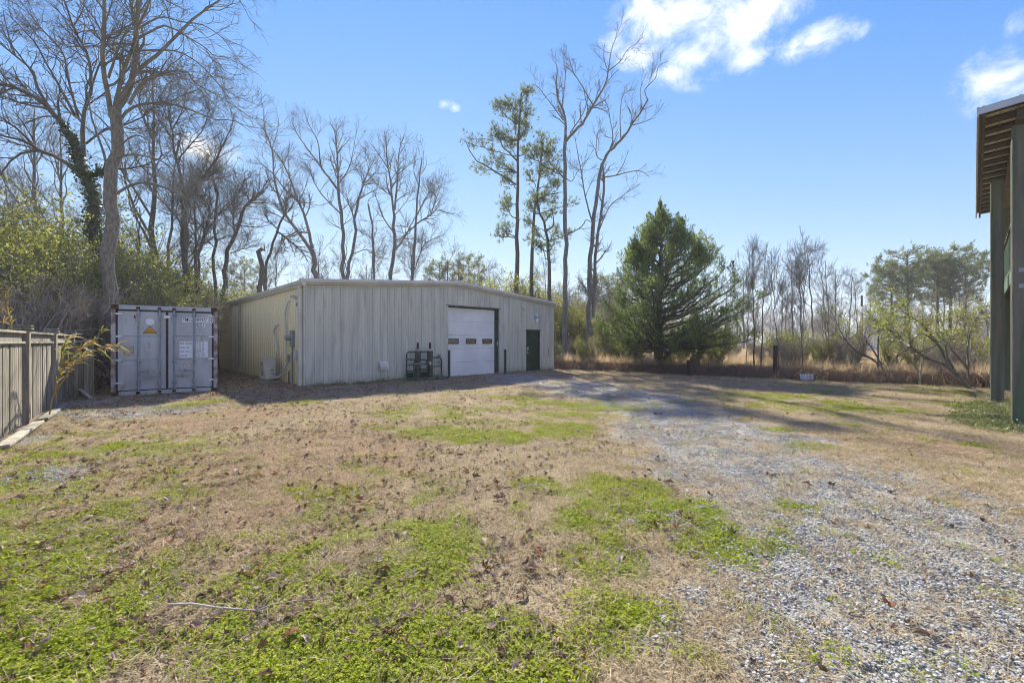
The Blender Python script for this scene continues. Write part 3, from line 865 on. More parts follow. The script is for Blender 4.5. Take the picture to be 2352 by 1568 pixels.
    for i, s in enumerate(('MAX  GROSS', 'TARE  WT.', 'CAP.  WT.', 'CU.CAP.')):
        text('data_line', s, .068, M_ink, t, (X(.622), .0245, Z(.574 - i * .0475)), RX, .72)
    for i, s in enumerate(('32.500  KG', '71.650  LBS', '  3.950  KG', '  8.710  LBS', '28.550  KG', '62.940  LBS', '  67.7  CU.M', '2.390 CU.FT')):
        text('data_line', s, .055, M_ink, t, (X(.786), .0245, Z(.587 - i * .0235)), RX, .72)
    # corrugated sides, roof, floor, rear
    for s, x in ((0, .03), (1, W - .03)):
        v = []; f = []
        n = int(Dp / .28); sg = 1 if s == 0 else -1
        pr = []
        for k in range(n):
            y0 = .15 + k * (Dp - .3) / n; st = (Dp - .3) / n
            pr += [(y0, 0), (y0 + st * .25, 0), (y0 + st * .5, .036 * sg), (y0 + st * .75, .036 * sg)]
        pr.append((Dp - .15, 0))
        for (y, o) in pr: v += [(x + o, y, .16), (x + o, y, H - .06)]
        MB().add(v, [(2 * k, 2 * k + 2, 2 * k + 3, 2 * k + 1) for k in range(len(pr) - 1)]).build('side_wall', M_cont, t)
        MB().box(x - .03, x + .03, .15, Dp - .1, H - .06, H - .002).build('top_rail', M_cont, t)
        MB().box(x - .03, x + .03, .18, Dp - .1, .02, .16).build('bottom_rail', M_cont, t)
    MB().box(.061, W - .061, .161, Dp, H - .03, H - .012).build('roof_sheet', M_cont, t)
    MB().box(.061, W - .061, .161, Dp, .10, .15).build('floor_frame', M_rust, t)
    MB().box(.02, W - .02, Dp - .05, Dp, .02, H - .02).build('end_wall', M_cont, t)
container()

# ---------------------------------------------------------------- wooden fence on the left
FD = Vector((-.632, .775, 0)).normalized()
FN = Vector((FD.y, -FD.x, 0))                  # towards the yard
def fence():
    P1 = Vector((-9.15, 8.24, 0)); span = 2.86; H = 1.72
    t = empty('wooden_fence', P1 - FD * span, math.atan2(FD.y, FD.x))
    tag(t, 'weathered grey board fence with capped posts along the left edge', 'fence')
    # local x along the fence, -y towards the yard
    for k in range(6):
        x = k * span
        p = MB().box(x - .075, x + .075, -.02, .16, -.05, H + .05, .008).build('post', M_fence, t)
        m = MB().box(x - .105, x + .105, -.055, .195, H + .051, H + .085, .008); m.box(x - .075, x + .075, -.02, .16, H + .086, H + .105); m.box(x - .10, x + .10, -.05, .19, H + .106, H + .135, .01)
        m.build('post_cap', M_fence, p)
        if k == 5: break
        xa, xb = x + .076, x + span - .076
        MB().box(xa, xb, .0, .14, H - .02, H + .02, .004).build('cap_rail', M_fencel, t)
        MB().box(xa, xb, .052, .075, H - .17, H - .021).build('top_board', M_fence, t)
        MB().box(xa, xb - .06, .015, .10, H - .21, H - .171, .004).build('rail', M_fencel, t)
        MB().box(xa, xb, .085, .12, .12, .2).build('rail', M_fence, t)
        rs = random.Random(k)
        xx = xa + .01
        while xx < xb - .06:
            w = rs.choice((.088, .092, .14, .14)); w = min(w, xb - xx)
            y = .055 + rs.choice((0, 0, .006, .012))
            top = H - .212 - (.0 if rs.random() < .8 else .004)
            m = MB()
            m.box(xx, xx + w - .006 - rs.random() * .004, y, y + .018, -.01 + rs.random() * .03, top, .003)
            o = m.build('board', M_fence, t)
            xx += w + rs.random() * .004
    for k in (0, 1):
        b = MB().box(0, 2.5, -.10, .06, .0, .045, .006).build('ground_board', M_fencel, None, loc=P1 - FD * span * (1 - k) + FN * .14 + FD * .15 + Vector((0, 0, .015)), rot=(R(-6), 0, math.atan2(FD.y, FD.x)))
        tag(b, ['pale board lying on the ground at the foot of the nearest fence panel', 'pale board lying on the ground at the foot of the second fence panel'][k], 'board')
    # short leaning fence piece behind the cane
    c = at(178, 800, 11.9)
    q = empty('leaning_fence_panel', (c[0], c[1], 0.0), R(8))
    tag(q, 'short leaning fence section with a slanting pale top board behind the cane', 'fence panel')
    m = MB().beam((-.38, 0, 1.46), (.46, .0, 1.62), .09, .035); m.build('top_board', M_fencel, q)
    for i in range(6):
        x = -.36 + i * .125; zt = 1.44 + (x + .38) * .19
        MB().box(x, x + .11, .02, .04, .02, zt - .02, .003).build('board', M_fence, q)
    MB().beam((.15, -.02, 1.1), (.16, -.03, 1.72), .03, .03).build('stake', M_rust, q)
    # loose pale plank and wire on the ground beside the container
    a = gnd(165, 880); p0 = at(163, 885, 12.2); p1 = at(210, 916, 11.6); p1[2] = .03; p0[2] = .42
    o = MB().beam(p0, p1, .08, .03).build('loose_plank', M_fencel)
    tag(o, 'pale loose plank slanting down to the ground in the dark corner', 'plank')
fence()

# ---------------------------------------------------------------- tall timber porch on the right
def porch():
    # local x along the row of posts (away), local y to the left, so the deck lies at negative y
    o = Vector((9.43, 8.22, 0))
    t = empty('timber_porch', o, BANG)
    tag(t, 'two-storey porch of tall green-stained timber posts with a metal roof', 'porch')
    w = .34
    for k in range(3):
        x = k * 3.9
        oy, w = ((0, .34), (.2, .235), (-.12, .3))[k]
        MB().box(x, x + .30, oy - w, oy, -.1, 5.62, .015).build('post', M_post, t)
        m = MB()
        if k == 0:
            for zz in (2.55, 2.85): m.box(-.006, -.001, -.16, -.09, zz, zz + .08)
            m.build('bolt_plate', M_grey, t)
    MB().box(-.25, 9.4, -.30, -.06, 5.621, 5.80).build('beam', M_tim, t)
    # roof: rafters across, purlin strips, metal sheet
    x0, x1, y0, y1 = -.36, 9.5, .42, -3.6
    z0, sl_ = 5.83, -.055
    zz = lambda y: z0 + (y0 - y) * .055
    rf = MB().add([(x0, y0, zz(y0) + .14), (x1, y0, zz(y0) + .14), (x1, y1, zz(y1) + .14), (x0, y1, zz(y1) + .14),
                   (x0, y0, zz(y0) + .15), (x1, y0, zz(y0) + .15), (x1, y1, zz(y1) + .15), (x0, y1, zz(y1) + .15)],
                  [(0, 1, 2, 3), (7, 6, 5, 4), (0, 4, 5, 1), (1, 5, 6, 2), (2, 6, 7, 3), (3, 7, 4, 0)]).build('roof', M_soffit, t)
    for k in range(18):
        yy = y0 - .06 - k * .228
        if yy < y1 + .05: break
        MB().tube([(x0 - .01, yy, zz(yy) + .15), (x1, yy, zz(yy) + .15)], .022, 6).build('roof_rib', M_roof, rf)
    nb = 17
    for k in range(nb):
        xx = x0 + .16 + k * (x1 - x0 - .3) / (nb - 1)
        MB().add([(xx + a * .14, y, zz(y) + c) for y in (y0 - .05, y1) for a, c in ((-1, .085), (1, .085), (1, .138), (-1, .138))],
                 [(3, 2, 1, 0), (4, 5, 6, 7), (0, 1, 5, 4), (1, 2, 6, 5), (2, 3, 7, 6), (3, 0, 4, 7)]).build('purlin', M_tim, rf)
    MB().box(x0 - .01, x1, y0, y0 + .03, zz(y0) - .02, zz(y0) + .17).build('fascia', M_roof, rf)
    MB().box(x0, x1, y0 - .09, y0 - .045, zz(y0) - .03, zz(y0) + .10).build('fascia_backing', M_tim, rf)
    MB().add([(x0 - .03 + a, y, zz(y) + c) for y in (y0 + .028, y1) for a, c in ((0, .02), (.03, .02), (.03, .15), (0, .15))],
             [(3, 2, 1, 0), (4, 5, 6, 7), (0, 1, 5, 4), (1, 2, 6, 5), (2, 3, 7, 6), (3, 0, 4, 7)]).build('end_fascia', M_roof, rf)
    m = MB().tube([(-.40, -.31, 5.98), (-.40, -.31, 5.86), (-.36, -.36, 5.78)], .045, 6)
    m.box(-.42, -.34, -.46, -.34, 5.44, 5.80, .01)
    m.build('downspout_elbow', M_gutter, t)
    MB().beam((.3, -.38, 5.2), (1.6, -.20, 5.6), .08, .12).build('knee_brace', M_tim, t)
    # upper deck with railing
    dz = 3.2
    MB().box(1.7, 9.4, -3.6, -.14, dz - .04, dz).build('deck', M_soffit, t)
    MB().box(1.7, 9.4, -.14, -.10, dz - .30, dz + .0).build('deck_rim', M_rail, t)
    MB().box(1.66, 1.7, -3.6, -.10, dz - .30, dz).build('deck_rim', M_rail, t)
    for k in range(12):
        x = 1.95 + k * .6
        MB().box(x, x + .05, -3.55, -.145, dz - .28, dz - .042).build('joist', M_tim, t)
    MB().box(1.62, 1.66, -.34, -.12, dz - .9, dz + .0).build('hanging_post_end', M_fencel, t)
    r = MB().box(1.7, 9.4, -.20, -.10, dz + 1.06, dz + 1.10).build('railing', M_tim, t)
    MB().box(1.7, 9.4, -.17, -.13, dz + .12, dz + .16).build('bottom_rail', M_rail, r)
    for k in range(59):
        x = 1.76 + k * .13
        MB().box(x, x + .035, -.167, -.133, dz + .161, dz + 1.059).build('baluster', M_rail, r)
    MB().box(1.7, 1.74, -3.5, -.205, dz + 1.06, dz + 1.10).build('end_rail', M_tim, r)
    for k in range(20):
        y = -.3 - k * .15
        MB().box(1.7, 1.735, y - .035, y, dz + .001, dz + 1.059).build('baluster', M_rail, r)
porch()

# two old posts and the scrap sheet at the weedy edge
def old_post(px, pyb, pyt, w, label, lean):
    g = gnd(px, pyb); h = (pyb - pyt) * g[1] / 1000
    m = MB(); n = 5
    m.tube([(lean * h * i / n + random.uniform(-.006, .006), 0, -.1 + (h + .1) * i / n) for i in range(n + 1)], [w * random.uniform(.92, 1.06) for i in range(n + 1)], 9)
    o = m.build('fence_post', mat('old_post_wood', (.075, .055, .042), (.04, .03, .024), scale=6, rough=.95, stretch=(4, 4, .5), bump=.5), None, True, loc=(g[0], g[1], 0))
    tag(o, label, 'post')
old_post(1780, 868, 793, .09, 'tall dark wooden post at the edge of the weeds', .02)
old_post(1582, 862, 827, .085, 'short dark stump of a post beside the evergreen tree', -.01)
def scrap():
    g = gnd(1853, 874)
    m = MB(); v = []
    n = 26
    for i in range(n + 1):
        x = -.30 + .60 * i / n; z = .035 * math.sin(i / n * 2 * math.pi * 5.2)
        v += [(x, 0, z), (x + .07, .30, z), (x, 0, z - .004), (x + .07, .30, z - .004)]
    f = []
    for i in range(n):
        a = 4 * i; b = a + 4
        f += [(a, b, b + 1, a + 1), (a + 2, a + 3, b + 3, b + 2), (a, a + 2, b + 2, b), (a + 1, b + 1, b + 3, a + 3)]
    o = m.add(v, f).build('corrugated_sheet', mat('pale_corrugated_sheet', (.50, .53, .56), (.36, .38, .40), scale=9, rough=.5), None, True, loc=(g[0], g[1], .05), rot=(R(60), 0, R(-6)))
    o.scale = (.8, .8, .8)
    tag(o, 'small pale corrugated sheet leaning at the edge of the lawn', 'corrugated sheet')
scrap()
# ---------------------------------------------------------------- vegetation engine
def nrm(a): return a / np.maximum(np.linalg.norm(a, axis=-1, keepdims=True), 1e-9)

def tubes(P, Rd, S):
    N_, K, _ = P.shape
    T = np.empty_like(P)
    T[:, 1:-1] = P[:, 2:] - P[:, :-2]; T[:, 0] = P[:, 1] - P[:, 0]; T[:, -1] = P[:, -1] - P[:, -2]
    T = nrm(T)
    mz = np.abs(nrm(P[:, -1] - P[:, 0])[:, 2])
    ref = np.where(mz[:, None] > .75, np.array([[1., .13, 0]]), np.array([[0., 0, 1]]))[:, None, :]
    U = nrm(np.cross(T, np.broadcast_to(ref, T.shape))); W = np.cross(T, U)
    a = np.arange(S) * 2 * np.pi / S
    V = P[:, :, None] + Rd[:, :, None, None] * (np.cos(a)[None, None, :, None] * U[:, :, None] + np.sin(a)[None, None, :, None] * W[:, :, None])
    idx = np.arange(N_ * K * S).reshape(N_, K, S)
    nx = np.roll(idx, -1, 2)
    F = np.stack([idx[:, :-1], nx[:, :-1], nx[:, 1:], idx[:, 1:]], -1).reshape(-1, 4)
    return V.reshape(-1, 3), F

class Geo:
    def __init__(s): s.V = []; s.F = {3: [], 4: []}; s.T = []; s.n = 0
    def add(s, V, F, tint=None):
        V = np.asarray(V, float)
        for f in (F if isinstance(F, list) else [F]):
            f = np.asarray(f)
            if len(f): s.F[f.shape[1]].append(f + s.n)
        s.V.append(V); s.n += len(V)
        s.T.append(np.full(len(V), .5) if tint is None else np.broadcast_to(tint, (len(V),)))
    def mesh(s, name, smooth=False):
        return npmesh(name, np.concatenate(s.V), [np.concatenate(s.F[k]) for k in (4, 3) if s.F[k]], smooth=smooth, tint=np.concatenate(s.T))

def resample(pts, K, rng=None, wob=0.0):
    p = np.asarray(pts, float)
    # catmull-rom
    q = [p[0]]
    for i in range(len(p) - 1):
        p0, p1, p2, p3 = p[max(i - 1, 0)], p[i], p[i + 1], p[min(i + 2, len(p) - 1)]
        for u in (.25, .5, .75, 1):
            q.append(.5 * (2 * p1 + (p2 - p0) * u + (2 * p0 - 5 * p1 + 4 * p2 - p3) * u * u + (3 * p1 - p0 - 3 * p2 + p3) * u ** 3))
    q = np.array(q)
    d = np.concatenate([[0], np.cumsum(np.linalg.norm(np.diff(q, axis=0), axis=1))])
    t = np.linspace(0, d[-1], K)
    o = np.stack([np.interp(t, d, q[:, k]) for k in range(3)], 1)
    if rng is not None and wob: o[1:-1] += rng.normal(0, wob, (K - 2, 3))
    return o

def grow(rng, P, Rd, n, K, L, ang=45, up=.08, bend=.16, tmin=.2, tmax=1.0, rf=.55, rmin=.004, taper=.35, tipf=.45):
    """n child polylines sprouting from parent polylines P (N,Kp,3)"""
    Np, Kp, _ = P.shape
    ln = np.linalg.norm(np.diff(P, axis=1), axis=2).sum(1)
    par = rng.choice(Np, n, p=ln / ln.sum())
    t = tmin + (tmax - tmin) * rng.rand(n) ** .85
    f = t * (Kp - 1); i0 = np.minimum(f.astype(int), Kp - 2); fr = (f - i0)[:, None]
    p = P[par, i0] * (1 - fr) + P[par, i0 + 1] * fr
    r = Rd[par, i0] * (1 - fr[:, 0]) + Rd[par, i0 + 1] * fr[:, 0]
    tg = nrm(P[par, i0 + 1] - P[par, i0])
    ax = nrm(np.cross(tg, rng.normal(size=(n, 3))))
    a = np.radians(rng.normal(ang, ang * .28, n))[:, None]
    d = nrm(tg * np.cos(a) + ax * np.sin(a))
    ll = L[0] + (L[1] - L[0]) * rng.rand(n)
    ll = ll * (1 - tipf * t)
    st = (ll / (K - 1))[:, None]
    out = np.empty((n, K, 3)); out[:, 0] = p
    for k in range(1, K):
        d = nrm(d + rng.normal(0, bend, (n, 3)) + np.array([0, 0, up]))
        out[:, k] = out[:, k - 1] + d * st
    r0 = np.maximum(r * rf, rmin)
    rr = np.maximum(r0[:, None] * np.linspace(1, taper, K)[None], rmin * .7)
    return out, rr

def leaves(rng, C, size, aspect=.5, D=None, spread=1.0):
    """diamond leaves at C (n,3); D preferred direction"""
    n = len(C)
    d = nrm(rng.normal(size=(n, 3)) * spread + (0 if D is None else D))
    s = nrm(np.cross(d, rng.normal(size=(n, 3))))
    l = (size * (.6 + .8 * rng.rand(n)))[:, None]
    V = np.stack([C, C + d * l * .5 + s * l * aspect * .5, C + d * l, C + d * l * .5 - s * l * aspect * .5], 1).reshape(-1, 3)
    F = np.arange(4 * n).reshape(n, 4)
    return V, F, np.repeat(rng.rand(n), 4)

def sample_on(rng, P, n, tmin=.2):
    Np, K, _ = P.shape
    par = rng.randint(0, Np, n); f = (tmin + (1 - tmin) * rng.rand(n)) * (K - 1)
    i0 = np.minimum(f.astype(int), K - 2); fr = (f - i0)[:, None]
    return P[par, i0] * (1 - fr) + P[par, i0 + 1] * fr, nrm(P[par, i0 + 1] - P[par, i0])

M_barkg = mat('grey_bark', (.19, .18, .17), (.115, .108, .10), scale=4, rough=.95, stretch=(4, 4, .5), bump=.5, bscale=10)
M_barkp = mat('pale_smooth_bark', (.23, .20, .165), (.145, .122, .10), scale=9, rough=.95, stretch=(2, 2, .5), bump=.4, bscale=12)
M_barkd = mat('dark_bark', (.14, .118, .10), (.08, .066, .057), scale=5, rough=.95, stretch=(4, 4, .5), bump=.6, bscale=10)
M_twig = mat('twigs', (.22, .20, .175), (.15, .134, .118), scale=2, rough=.95)
M_twigd = mat('dark_twigs', (.16, .137, .118), (.10, .085, .075), scale=2, rough=.95)
M_white_bark = mat('white_bark', (.46, .41, .34), (.30, .26, .21), scale=5, rough=.95, spec=.05)
M_pine = mat('pine_needles', (.04, .06, .02), tint=1, tintcol=[(.08, .10, .045), (.16, .19, .075), (.26, .29, .115)], rough=.6, trans=.5)
M_cedar = mat('cedar_foliage', (.03, .05, .02), tint=1, tintcol=[(.08, .125, .036), (.17, .23, .065), (.30, .34, .11)], rough=.65, trans=.5)
M_ever = mat('glossy_evergreen_leaves', (.05, .08, .02), tint=1, tintcol=[(.12, .135, .028), (.26, .27, .055), (.44, .42, .12)], rough=.55, spec=.3, trans=.45)
M_ivy = mat('ivy_leaves', (.03, .06, .015), tint=1, tintcol=[(.018, .040, .010), (.04, .075, .018), (.07, .11, .03)], rough=.35, spec=.5, trans=.2)
M_olive = mat('olive_leaves', (.1, .12, .03), tint=1, tintcol=[(.17, .20, .03), (.31, .34, .06), (.46, .43, .10)], rough=.5, trans=.4)
M_cane = mat('cane_leaves', (.3, .25, .1), tint=1, tintcol=[(.13, .16, .03), (.30, .26, .06), (.42, .26, .09), (.42, .36, .22)], rough=.6, trans=.4)

def add_tree(name, label, base, trunk, crown, mt, mc, foliage=None, mf=None, group=None, cat='tree', ivy=None):
    """trunk, crown, foliage, ivy: Geo in world coordinates; becomes name > trunk, crown, foliage"""
    t = empty(name, tuple(base))
    tag(t, label, cat, group)
    off = np.array(base, float)
    for nm, g, m_, sm in (('trunk', trunk, mt, True), ('crown', crown, mc, False), ('foliage', foliage, mf, False), ('ivy', ivy, M_ivy, False)):
        if g is None or g.n == 0: continue
        me = g.mesh(nm, sm)
        me.transform(Matrix.Translation((-off[0], -off[1], -off[2])))
        link(nm, me, m_, t)
    return t

def copy_tree(root, loc, rz, s, label, group=None, sz=None):
    r = root.copy(); COL.objects.link(r)
    r.location = loc; r.rotation_euler = (0, 0, rz); r.scale = (s, s, sz or s)
    if label: r['label'] = label
    if group: r['group'] = group
    for ch in root.children:
        c = ch.copy(); COL.objects.link(c); c.parent = r
    return r

def traced(name, label, D, conv, limbs, seed, n=(60, 300, 800), L=((.8, 2.6), (.4, 1.1), (.2, .5)), mt=None, mc=None, group=None, up=.07, ivy=None, ang=42, drift=.35, bend=.17, K0=16):
    """limbs: list of (points in picture units, r0, r1); the first is the trunk, its foot at the ground"""
    rng = np.random.RandomState(seed)
    P0 = []; R0 = []
    trunk = Geo(); crown = Geo()
    dr = []
    for i, (pts, r0, r1) in enumerate(limbs):
        pts = [conv(*p) for p in pts]
        nn = len(pts)
        h = np.linalg.norm(np.subtract(pts[-1], pts[0])) * D / 1000
        sl = 0 if i == 0 else rng.uniform(-1, 1) * drift * h
        W = np.array([at(p[0], p[1], D + sl * (k / max(nn - 1, 1)) ** 1.3) for k, p in enumerate(pts)])
        if i == 0:
            foot = W[0].copy(); foot[2] = 0
            if W[0][2] > .3: W = np.concatenate([[foot - [0, 0, .1]], W])
            else: W[0][2] = -.1
        c = resample(W, K0, rng, r1 * .35)
        rr = np.linspace(r0, r1, K0) * (.56 if i == 0 else .62)
        if i == 0:
            rr[0] *= 1.45; rr[1] *= 1.12
        V, F = tubes(c[None], rr[None], 12 if i == 0 else 8)
        (trunk if i == 0 else crown).add(V, F)
        P0.append(c); R0.append(rr)
    P0 = np.array(P0); R0 = np.array(R0)
    sel = slice(1, None) if len(P0) > 1 else slice(0, None)
    P, Q = grow(rng, P0[sel], R0[sel], int(n[0] * 1.25), 8, L[0], ang=ang, up=up, bend=bend, tmin=.12, rmin=.010)
    V, F = tubes(P, Q, 5); crown.add(V, F)
    # ends of the limbs carry on as branches
    P2, Q2 = grow(rng, np.concatenate([P]), Q, int(n[1] * 1.5), 6, L[1], ang=ang, up=up, bend=bend, tmin=.15, rmin=.006)
    V, F = tubes(P2, Q2, 4); crown.add(V, F)
    P3, Q3 = grow(rng, np.concatenate([P2]), Q2, int(n[2] * 1.7), 4, L[2], ang=ang, up=up, bend=bend, tmin=.2, rmin=.0038)
    V, F = tubes(P3, Q3, 3); crown.add(V, F)
    ig = None
    if ivy:
        ig = Geo()
        for (li, t0, t1, cnt, rad) in ivy:
            k = rng.uniform(t0, t1, cnt) * (K0 - 1); i0 = np.minimum(k.astype(int), K0 - 2); fr = (k - i0)[:, None]
            C = P0[li][i0] * (1 - fr) + P0[li][i0 + 1] * fr + nrm(rng.normal(size=(cnt, 3))) * (R0[li][i0][:, None] + rad * rng.rand(cnt)[:, None] ** 2)
            V, F, T = leaves(rng, C, .09, .8); ig.add(V, F, T)
    b = P0[0][0].copy(); b[2] = 0
    return add_tree(name, label, b, trunk, crown, mt or M_barkg, mc or M_twig, group=group, ivy=ig)

# conversions from the crops I measured in to the 2352-wide picture
Z1 = lambda x, y: (x / 3.334, y / 3.334)
Z4 = lambda x, y: (548.8 + x / 3.637, 235.2 + y / 3.637)
Z6 = lambda x, y: (1019.2 + x / 2.857, 39.2 + y / 2.857)
Z7 = lambda x, y: (1293.6 + x / 3.0765, 431.2 + y / 3.0765)
Z8 = lambda x, y: (1803.2 + x / 3.078, 509.6 + y / 3.078)
PP = lambda x, y: (x, y)
Z9 = lambda x, y: (439.0 + x / 5.556, 423.4 + y / 5.556)

# ---- trees at the left
traced('sycamore_tree', 'big pale-barked bare tree with forked trunk rising behind the shipping container', 15.5, Z1,
  [([(832, 2420), (838, 1900), (862, 1568), (860, 1300), (875, 1000), (882, 840)], .40, .31),
   ([(882, 850), (930, 800), (1000, 650), (1030, 500), (1050, 200), (1060, 0), (1068, -400), (1075, -800)], .18, .05),
   ([(880, 850), (910, 680), (960, 500), (1010, 380), (1060, 200), (1130, 50), (1240, -200)], .12, .03),
   ([(900, 790), (980, 660), (1060, 540), (1250, 380), (1500, 130), (1720, -20), (1950, -160)], .12, .02),
   ([(855, 900), (825, 700), (800, 560), (795, 350), (800, 0), (790, -400), (800, -700)], .14, .04),
   ([(830, 600), (900, 390), (960, 260), (1020, 160), (1100, 60), (1180, -100)], .07, .02),
   ([(990, 800), (1070, 660), (1200, 580), (1350, 540), (1440, 560), (1500, 640), (1680, 740), (1850, 850)], .09, .012),
   ([(920, 920), (1000, 830), (1150, 790), (1300, 795), (1480, 850), (1670, 920), (1790, 920), (1920, 1010)], .08, .012),
   ([(1050, 300), (1180, 230), (1280, 200), (1450, 290), (1600, 390), (1720, 540)], .06, .01),
   ([(1055, 225), (1150, 165), (1250, 130), (1400, 170), (1550, 190), (1700, 290), (1800, 430)], .055, .01),
   ([(1040, 390), (1250, 385), (1400, 410), (1560, 520), (1700, 680), (1790, 800)], .05, .01),
   ([(900, 1200), (1050, 1185), (1250, 1240), (1400, 1370), (1480, 1400)], .06, .012),
   ([(880, 1490), (1000, 1420), (1150, 1400), (1400, 1500), (1560, 1640), (1700, 1800)], .08, .012),
   ([(895, 1140), (960, 1080), (1050, 1035), (1150, 1090), (1260, 1200)], .06, .01),
   ([(820, 1280), (790, 1160), (720, 960), (690, 850), (670, 700), (610, 560)], .07, .015),
   ([(790, 350), (720, 220), (680, 120), (640, 0), (600, -200)], .05, .015),
   ([(800, 200), (860, 0), (900, -200)], .04, .012), ([(850, 1000), (760, 900), (600, 780), (450, 740)], .05, .01),
   ([(1060, 0), (1200, -160), (1400, -260)], .06, .02), ([(1060, -60), (900, -300), (800, -420)], .06, .02)],
  11, n=(150, 850, 2600), L=((1.0, 2.8), (.5, 1.3), (.2, .55)), mt=M_barkp, mc=M_twig, up=.02, drift=.4, bend=.2)
traced('ivy_clad_tree', 'dark spreading bare tree with an ivy-covered trunk at the far left', 18.5, Z1,
  [([(790, 2300), (770, 1800), (740, 1568), (690, 1400), (620, 1220), (570, 1100)], .40, .25),
   ([(580, 1110), (480, 960), (400, 860), (290, 760), (130, 680), (-60, 620), (-250, 560)], .2, .04),
   ([(640, 1200), (640, 900), (700, 700), (690, 500), (650, 380), (560, 200), (490, 0), (440, -200)], .14, .03),
   ([(640, 1370), (480, 1230), (300, 1150), (200, 1090), (0, 1030), (-200, 960)], .15, .03),
   ([(260, 1120), (170, 1020), (0, 890), (-150, 800)], .09, .02),
   ([(300, 1150), (150, 1180), (60, 1260), (0, 1340), (-60, 1420)], .08, .02),
   ([(440, 910), (300, 700), (250, 550), (120, 430), (-20, 320), (-150, 250)], .12, .025),
   ([(570, 880), (430, 620), (350, 480), (270, 330), (130, 180), (30, 80)], .09, .015),
   ([(600, 900), (520, 600), (480, 400), (300, 200), (150, 0)], .08, .015),
   ([(700, 1350), (820, 1300), (1000, 1290), (1150, 1250), (1280, 1170)], .09, .02),
   ([(690, 700), (760, 500), (860, 350), (930, 150)], .07, .015), ([(660, 1100), (800, 1000), (1000, 940), (1150, 850), (1280, 640)], .07, .012),
   ([(560, 200), (640, 60), (660, -150)], .05, .015), ([(120, 430), (60, 250), (20, 60)], .05, .012),
   ([(500, 1000), (420, 900), (300, 900), (150, 960), (40, 900)], .06, .012)],
  12, n=(170, 1000, 3000), L=((1.0, 2.8), (.5, 1.3), (.22, .6)), mt=M_barkd, mc=M_twigd, up=.03, ivy=[(0, .25, 1.0, 5200, .28), (1, 0, .2, 500, .15), (9, 0, .25, 700, .3)])
traced('bare_tree', 'dark bare tree standing behind the container with a crooked right limb', 21, PP,
  [([(430, 760), (427, 690), (423, 570), (425, 470), (418, 420)], .27, .17),
   ([(420, 430), (410, 380), (399, 345), (396, 300), (388, 270), (395, 230)], .12, .03),
   ([(426, 460), (450, 425), (470, 403), (500, 360), (516, 324), (528, 300), (540, 260)], .11, .02),
   ([(405, 370), (440, 330), (470, 290), (480, 240)], .06, .015), ([(398, 320), (370, 280), (350, 250)], .05, .012),
   ([(424, 520), (380, 470), (350, 440), (330, 400)], .07, .015), ([(424, 560), (470, 510), (520, 480), (560, 420)], .06, .012), ([(395, 300), (420, 250), (430, 200)], .05, .012)],
  13, n=(110, 700, 2200), L=((.8, 2.6), (.5, 1.3), (.2, .55)), mt=M_barkd, mc=M_twigd)
traced('bare_tree', 'bent dark tree leaning right beside the container, forked near its top', 26, Z9,
  [([(400, 1700), (430, 1180), (440, 1000), (480, 850), (540, 720), (580, 640), (620, 520), (655, 350)], .27, .16),
   ([(655, 350), (690, 280), (740, 225), (820, 190), (900, 110), (980, 30)], .14, .04), ([(575, 640), (545, 540), (540, 400), (550, 200), (560, 80)], .12, .03),
   ([(740, 225), (720, 150), (690, 110), (685, 60)], .07, .03), ([(545, 440), (580, 380), (590, 260)], .05, .02), ([(500, 880), (620, 840), (700, 760), (720, 700)], .06, .015)],
  14, n=(60, 420, 1400), mt=M_barkd, mc=M_twigd, ivy=[(0, .0, .45, 1200, .2)])
traced('bare_tree', 'slim upright dark trunk rising beyond the end of the container', 24, Z9,
  [([(320, 1700), (300, 1200), (285, 900), (310, 700), (320, 400), (325, 100), (280, -60)], .2, .09), ([(325, 110), (290, 0), (260, -100)], .08, .02),
   ([(320, 380), (420, 330), (520, 330)], .05, .01), ([(305, 740), (400, 690), (560, 690)], .05, .01), ([(300, 800), (200, 740), (60, 780)], .05, .01)],
  15, n=(60, 420, 1400), mt=M_barkd, mc=M_twigd)
traced('bare_tree', 'pair-stemmed dark tree leaning left just above the container', 23, Z9,
  [([(60, 1700), (60, 1200), (80, 950), (130, 760), (200, 600), (225, 430)], .22, .10), ([(225, 440), (230, 300), (150, 100)], .08, .02), ([(90, 930), (150, 700), (220, 560), (240, 400)], .1, .04),
   ([(200, 600), (60, 480), (-40, 440)], .05, .015), ([(240, 400), (200, 250), (60, 300), (-60, 250)], .06, .015)],
  16, n=(70, 480, 1500), mt=M_barkd, mc=M_twigd)
traced('broken_snag', 'thick broken-off trunk with jagged top behind the left wall', 31, Z9,
  [([(870, 1700), (880, 1300), (890, 1050), (910, 850), (915, 820)], .30, .27), ([(930, 850), (935, 800), (936, 768)], .1, .02)], 17, n=(3, 6, 10), L=((.2, .4), (.1, .2), (.1, .2)), mt=M_barkd, mc=M_barkd)
traced('bare_tree', 'leaning dark tree with a long right arm behind the left wall', 32, Z9,
  [([(935, 1700), (940, 1200), (960, 980), (1010, 820), (1080, 620), (1140, 470), (1190, 390)], .26, .12), ([(1090, 590), (1200, 680), (1310, 760), (1420, 870), (1490, 990)], .11, .04),
   ([(1190, 390), (1260, 320), (1300, 240)], .09, .03), ([(1090, 560), (1000, 470), (940, 380), (890, 240)], .08, .02), ([(1190, 400), (1220, 280), (1210, 160)], .06, .02)],
  18, n=(60, 400, 1200), mt=M_barkd, mc=M_twigd)

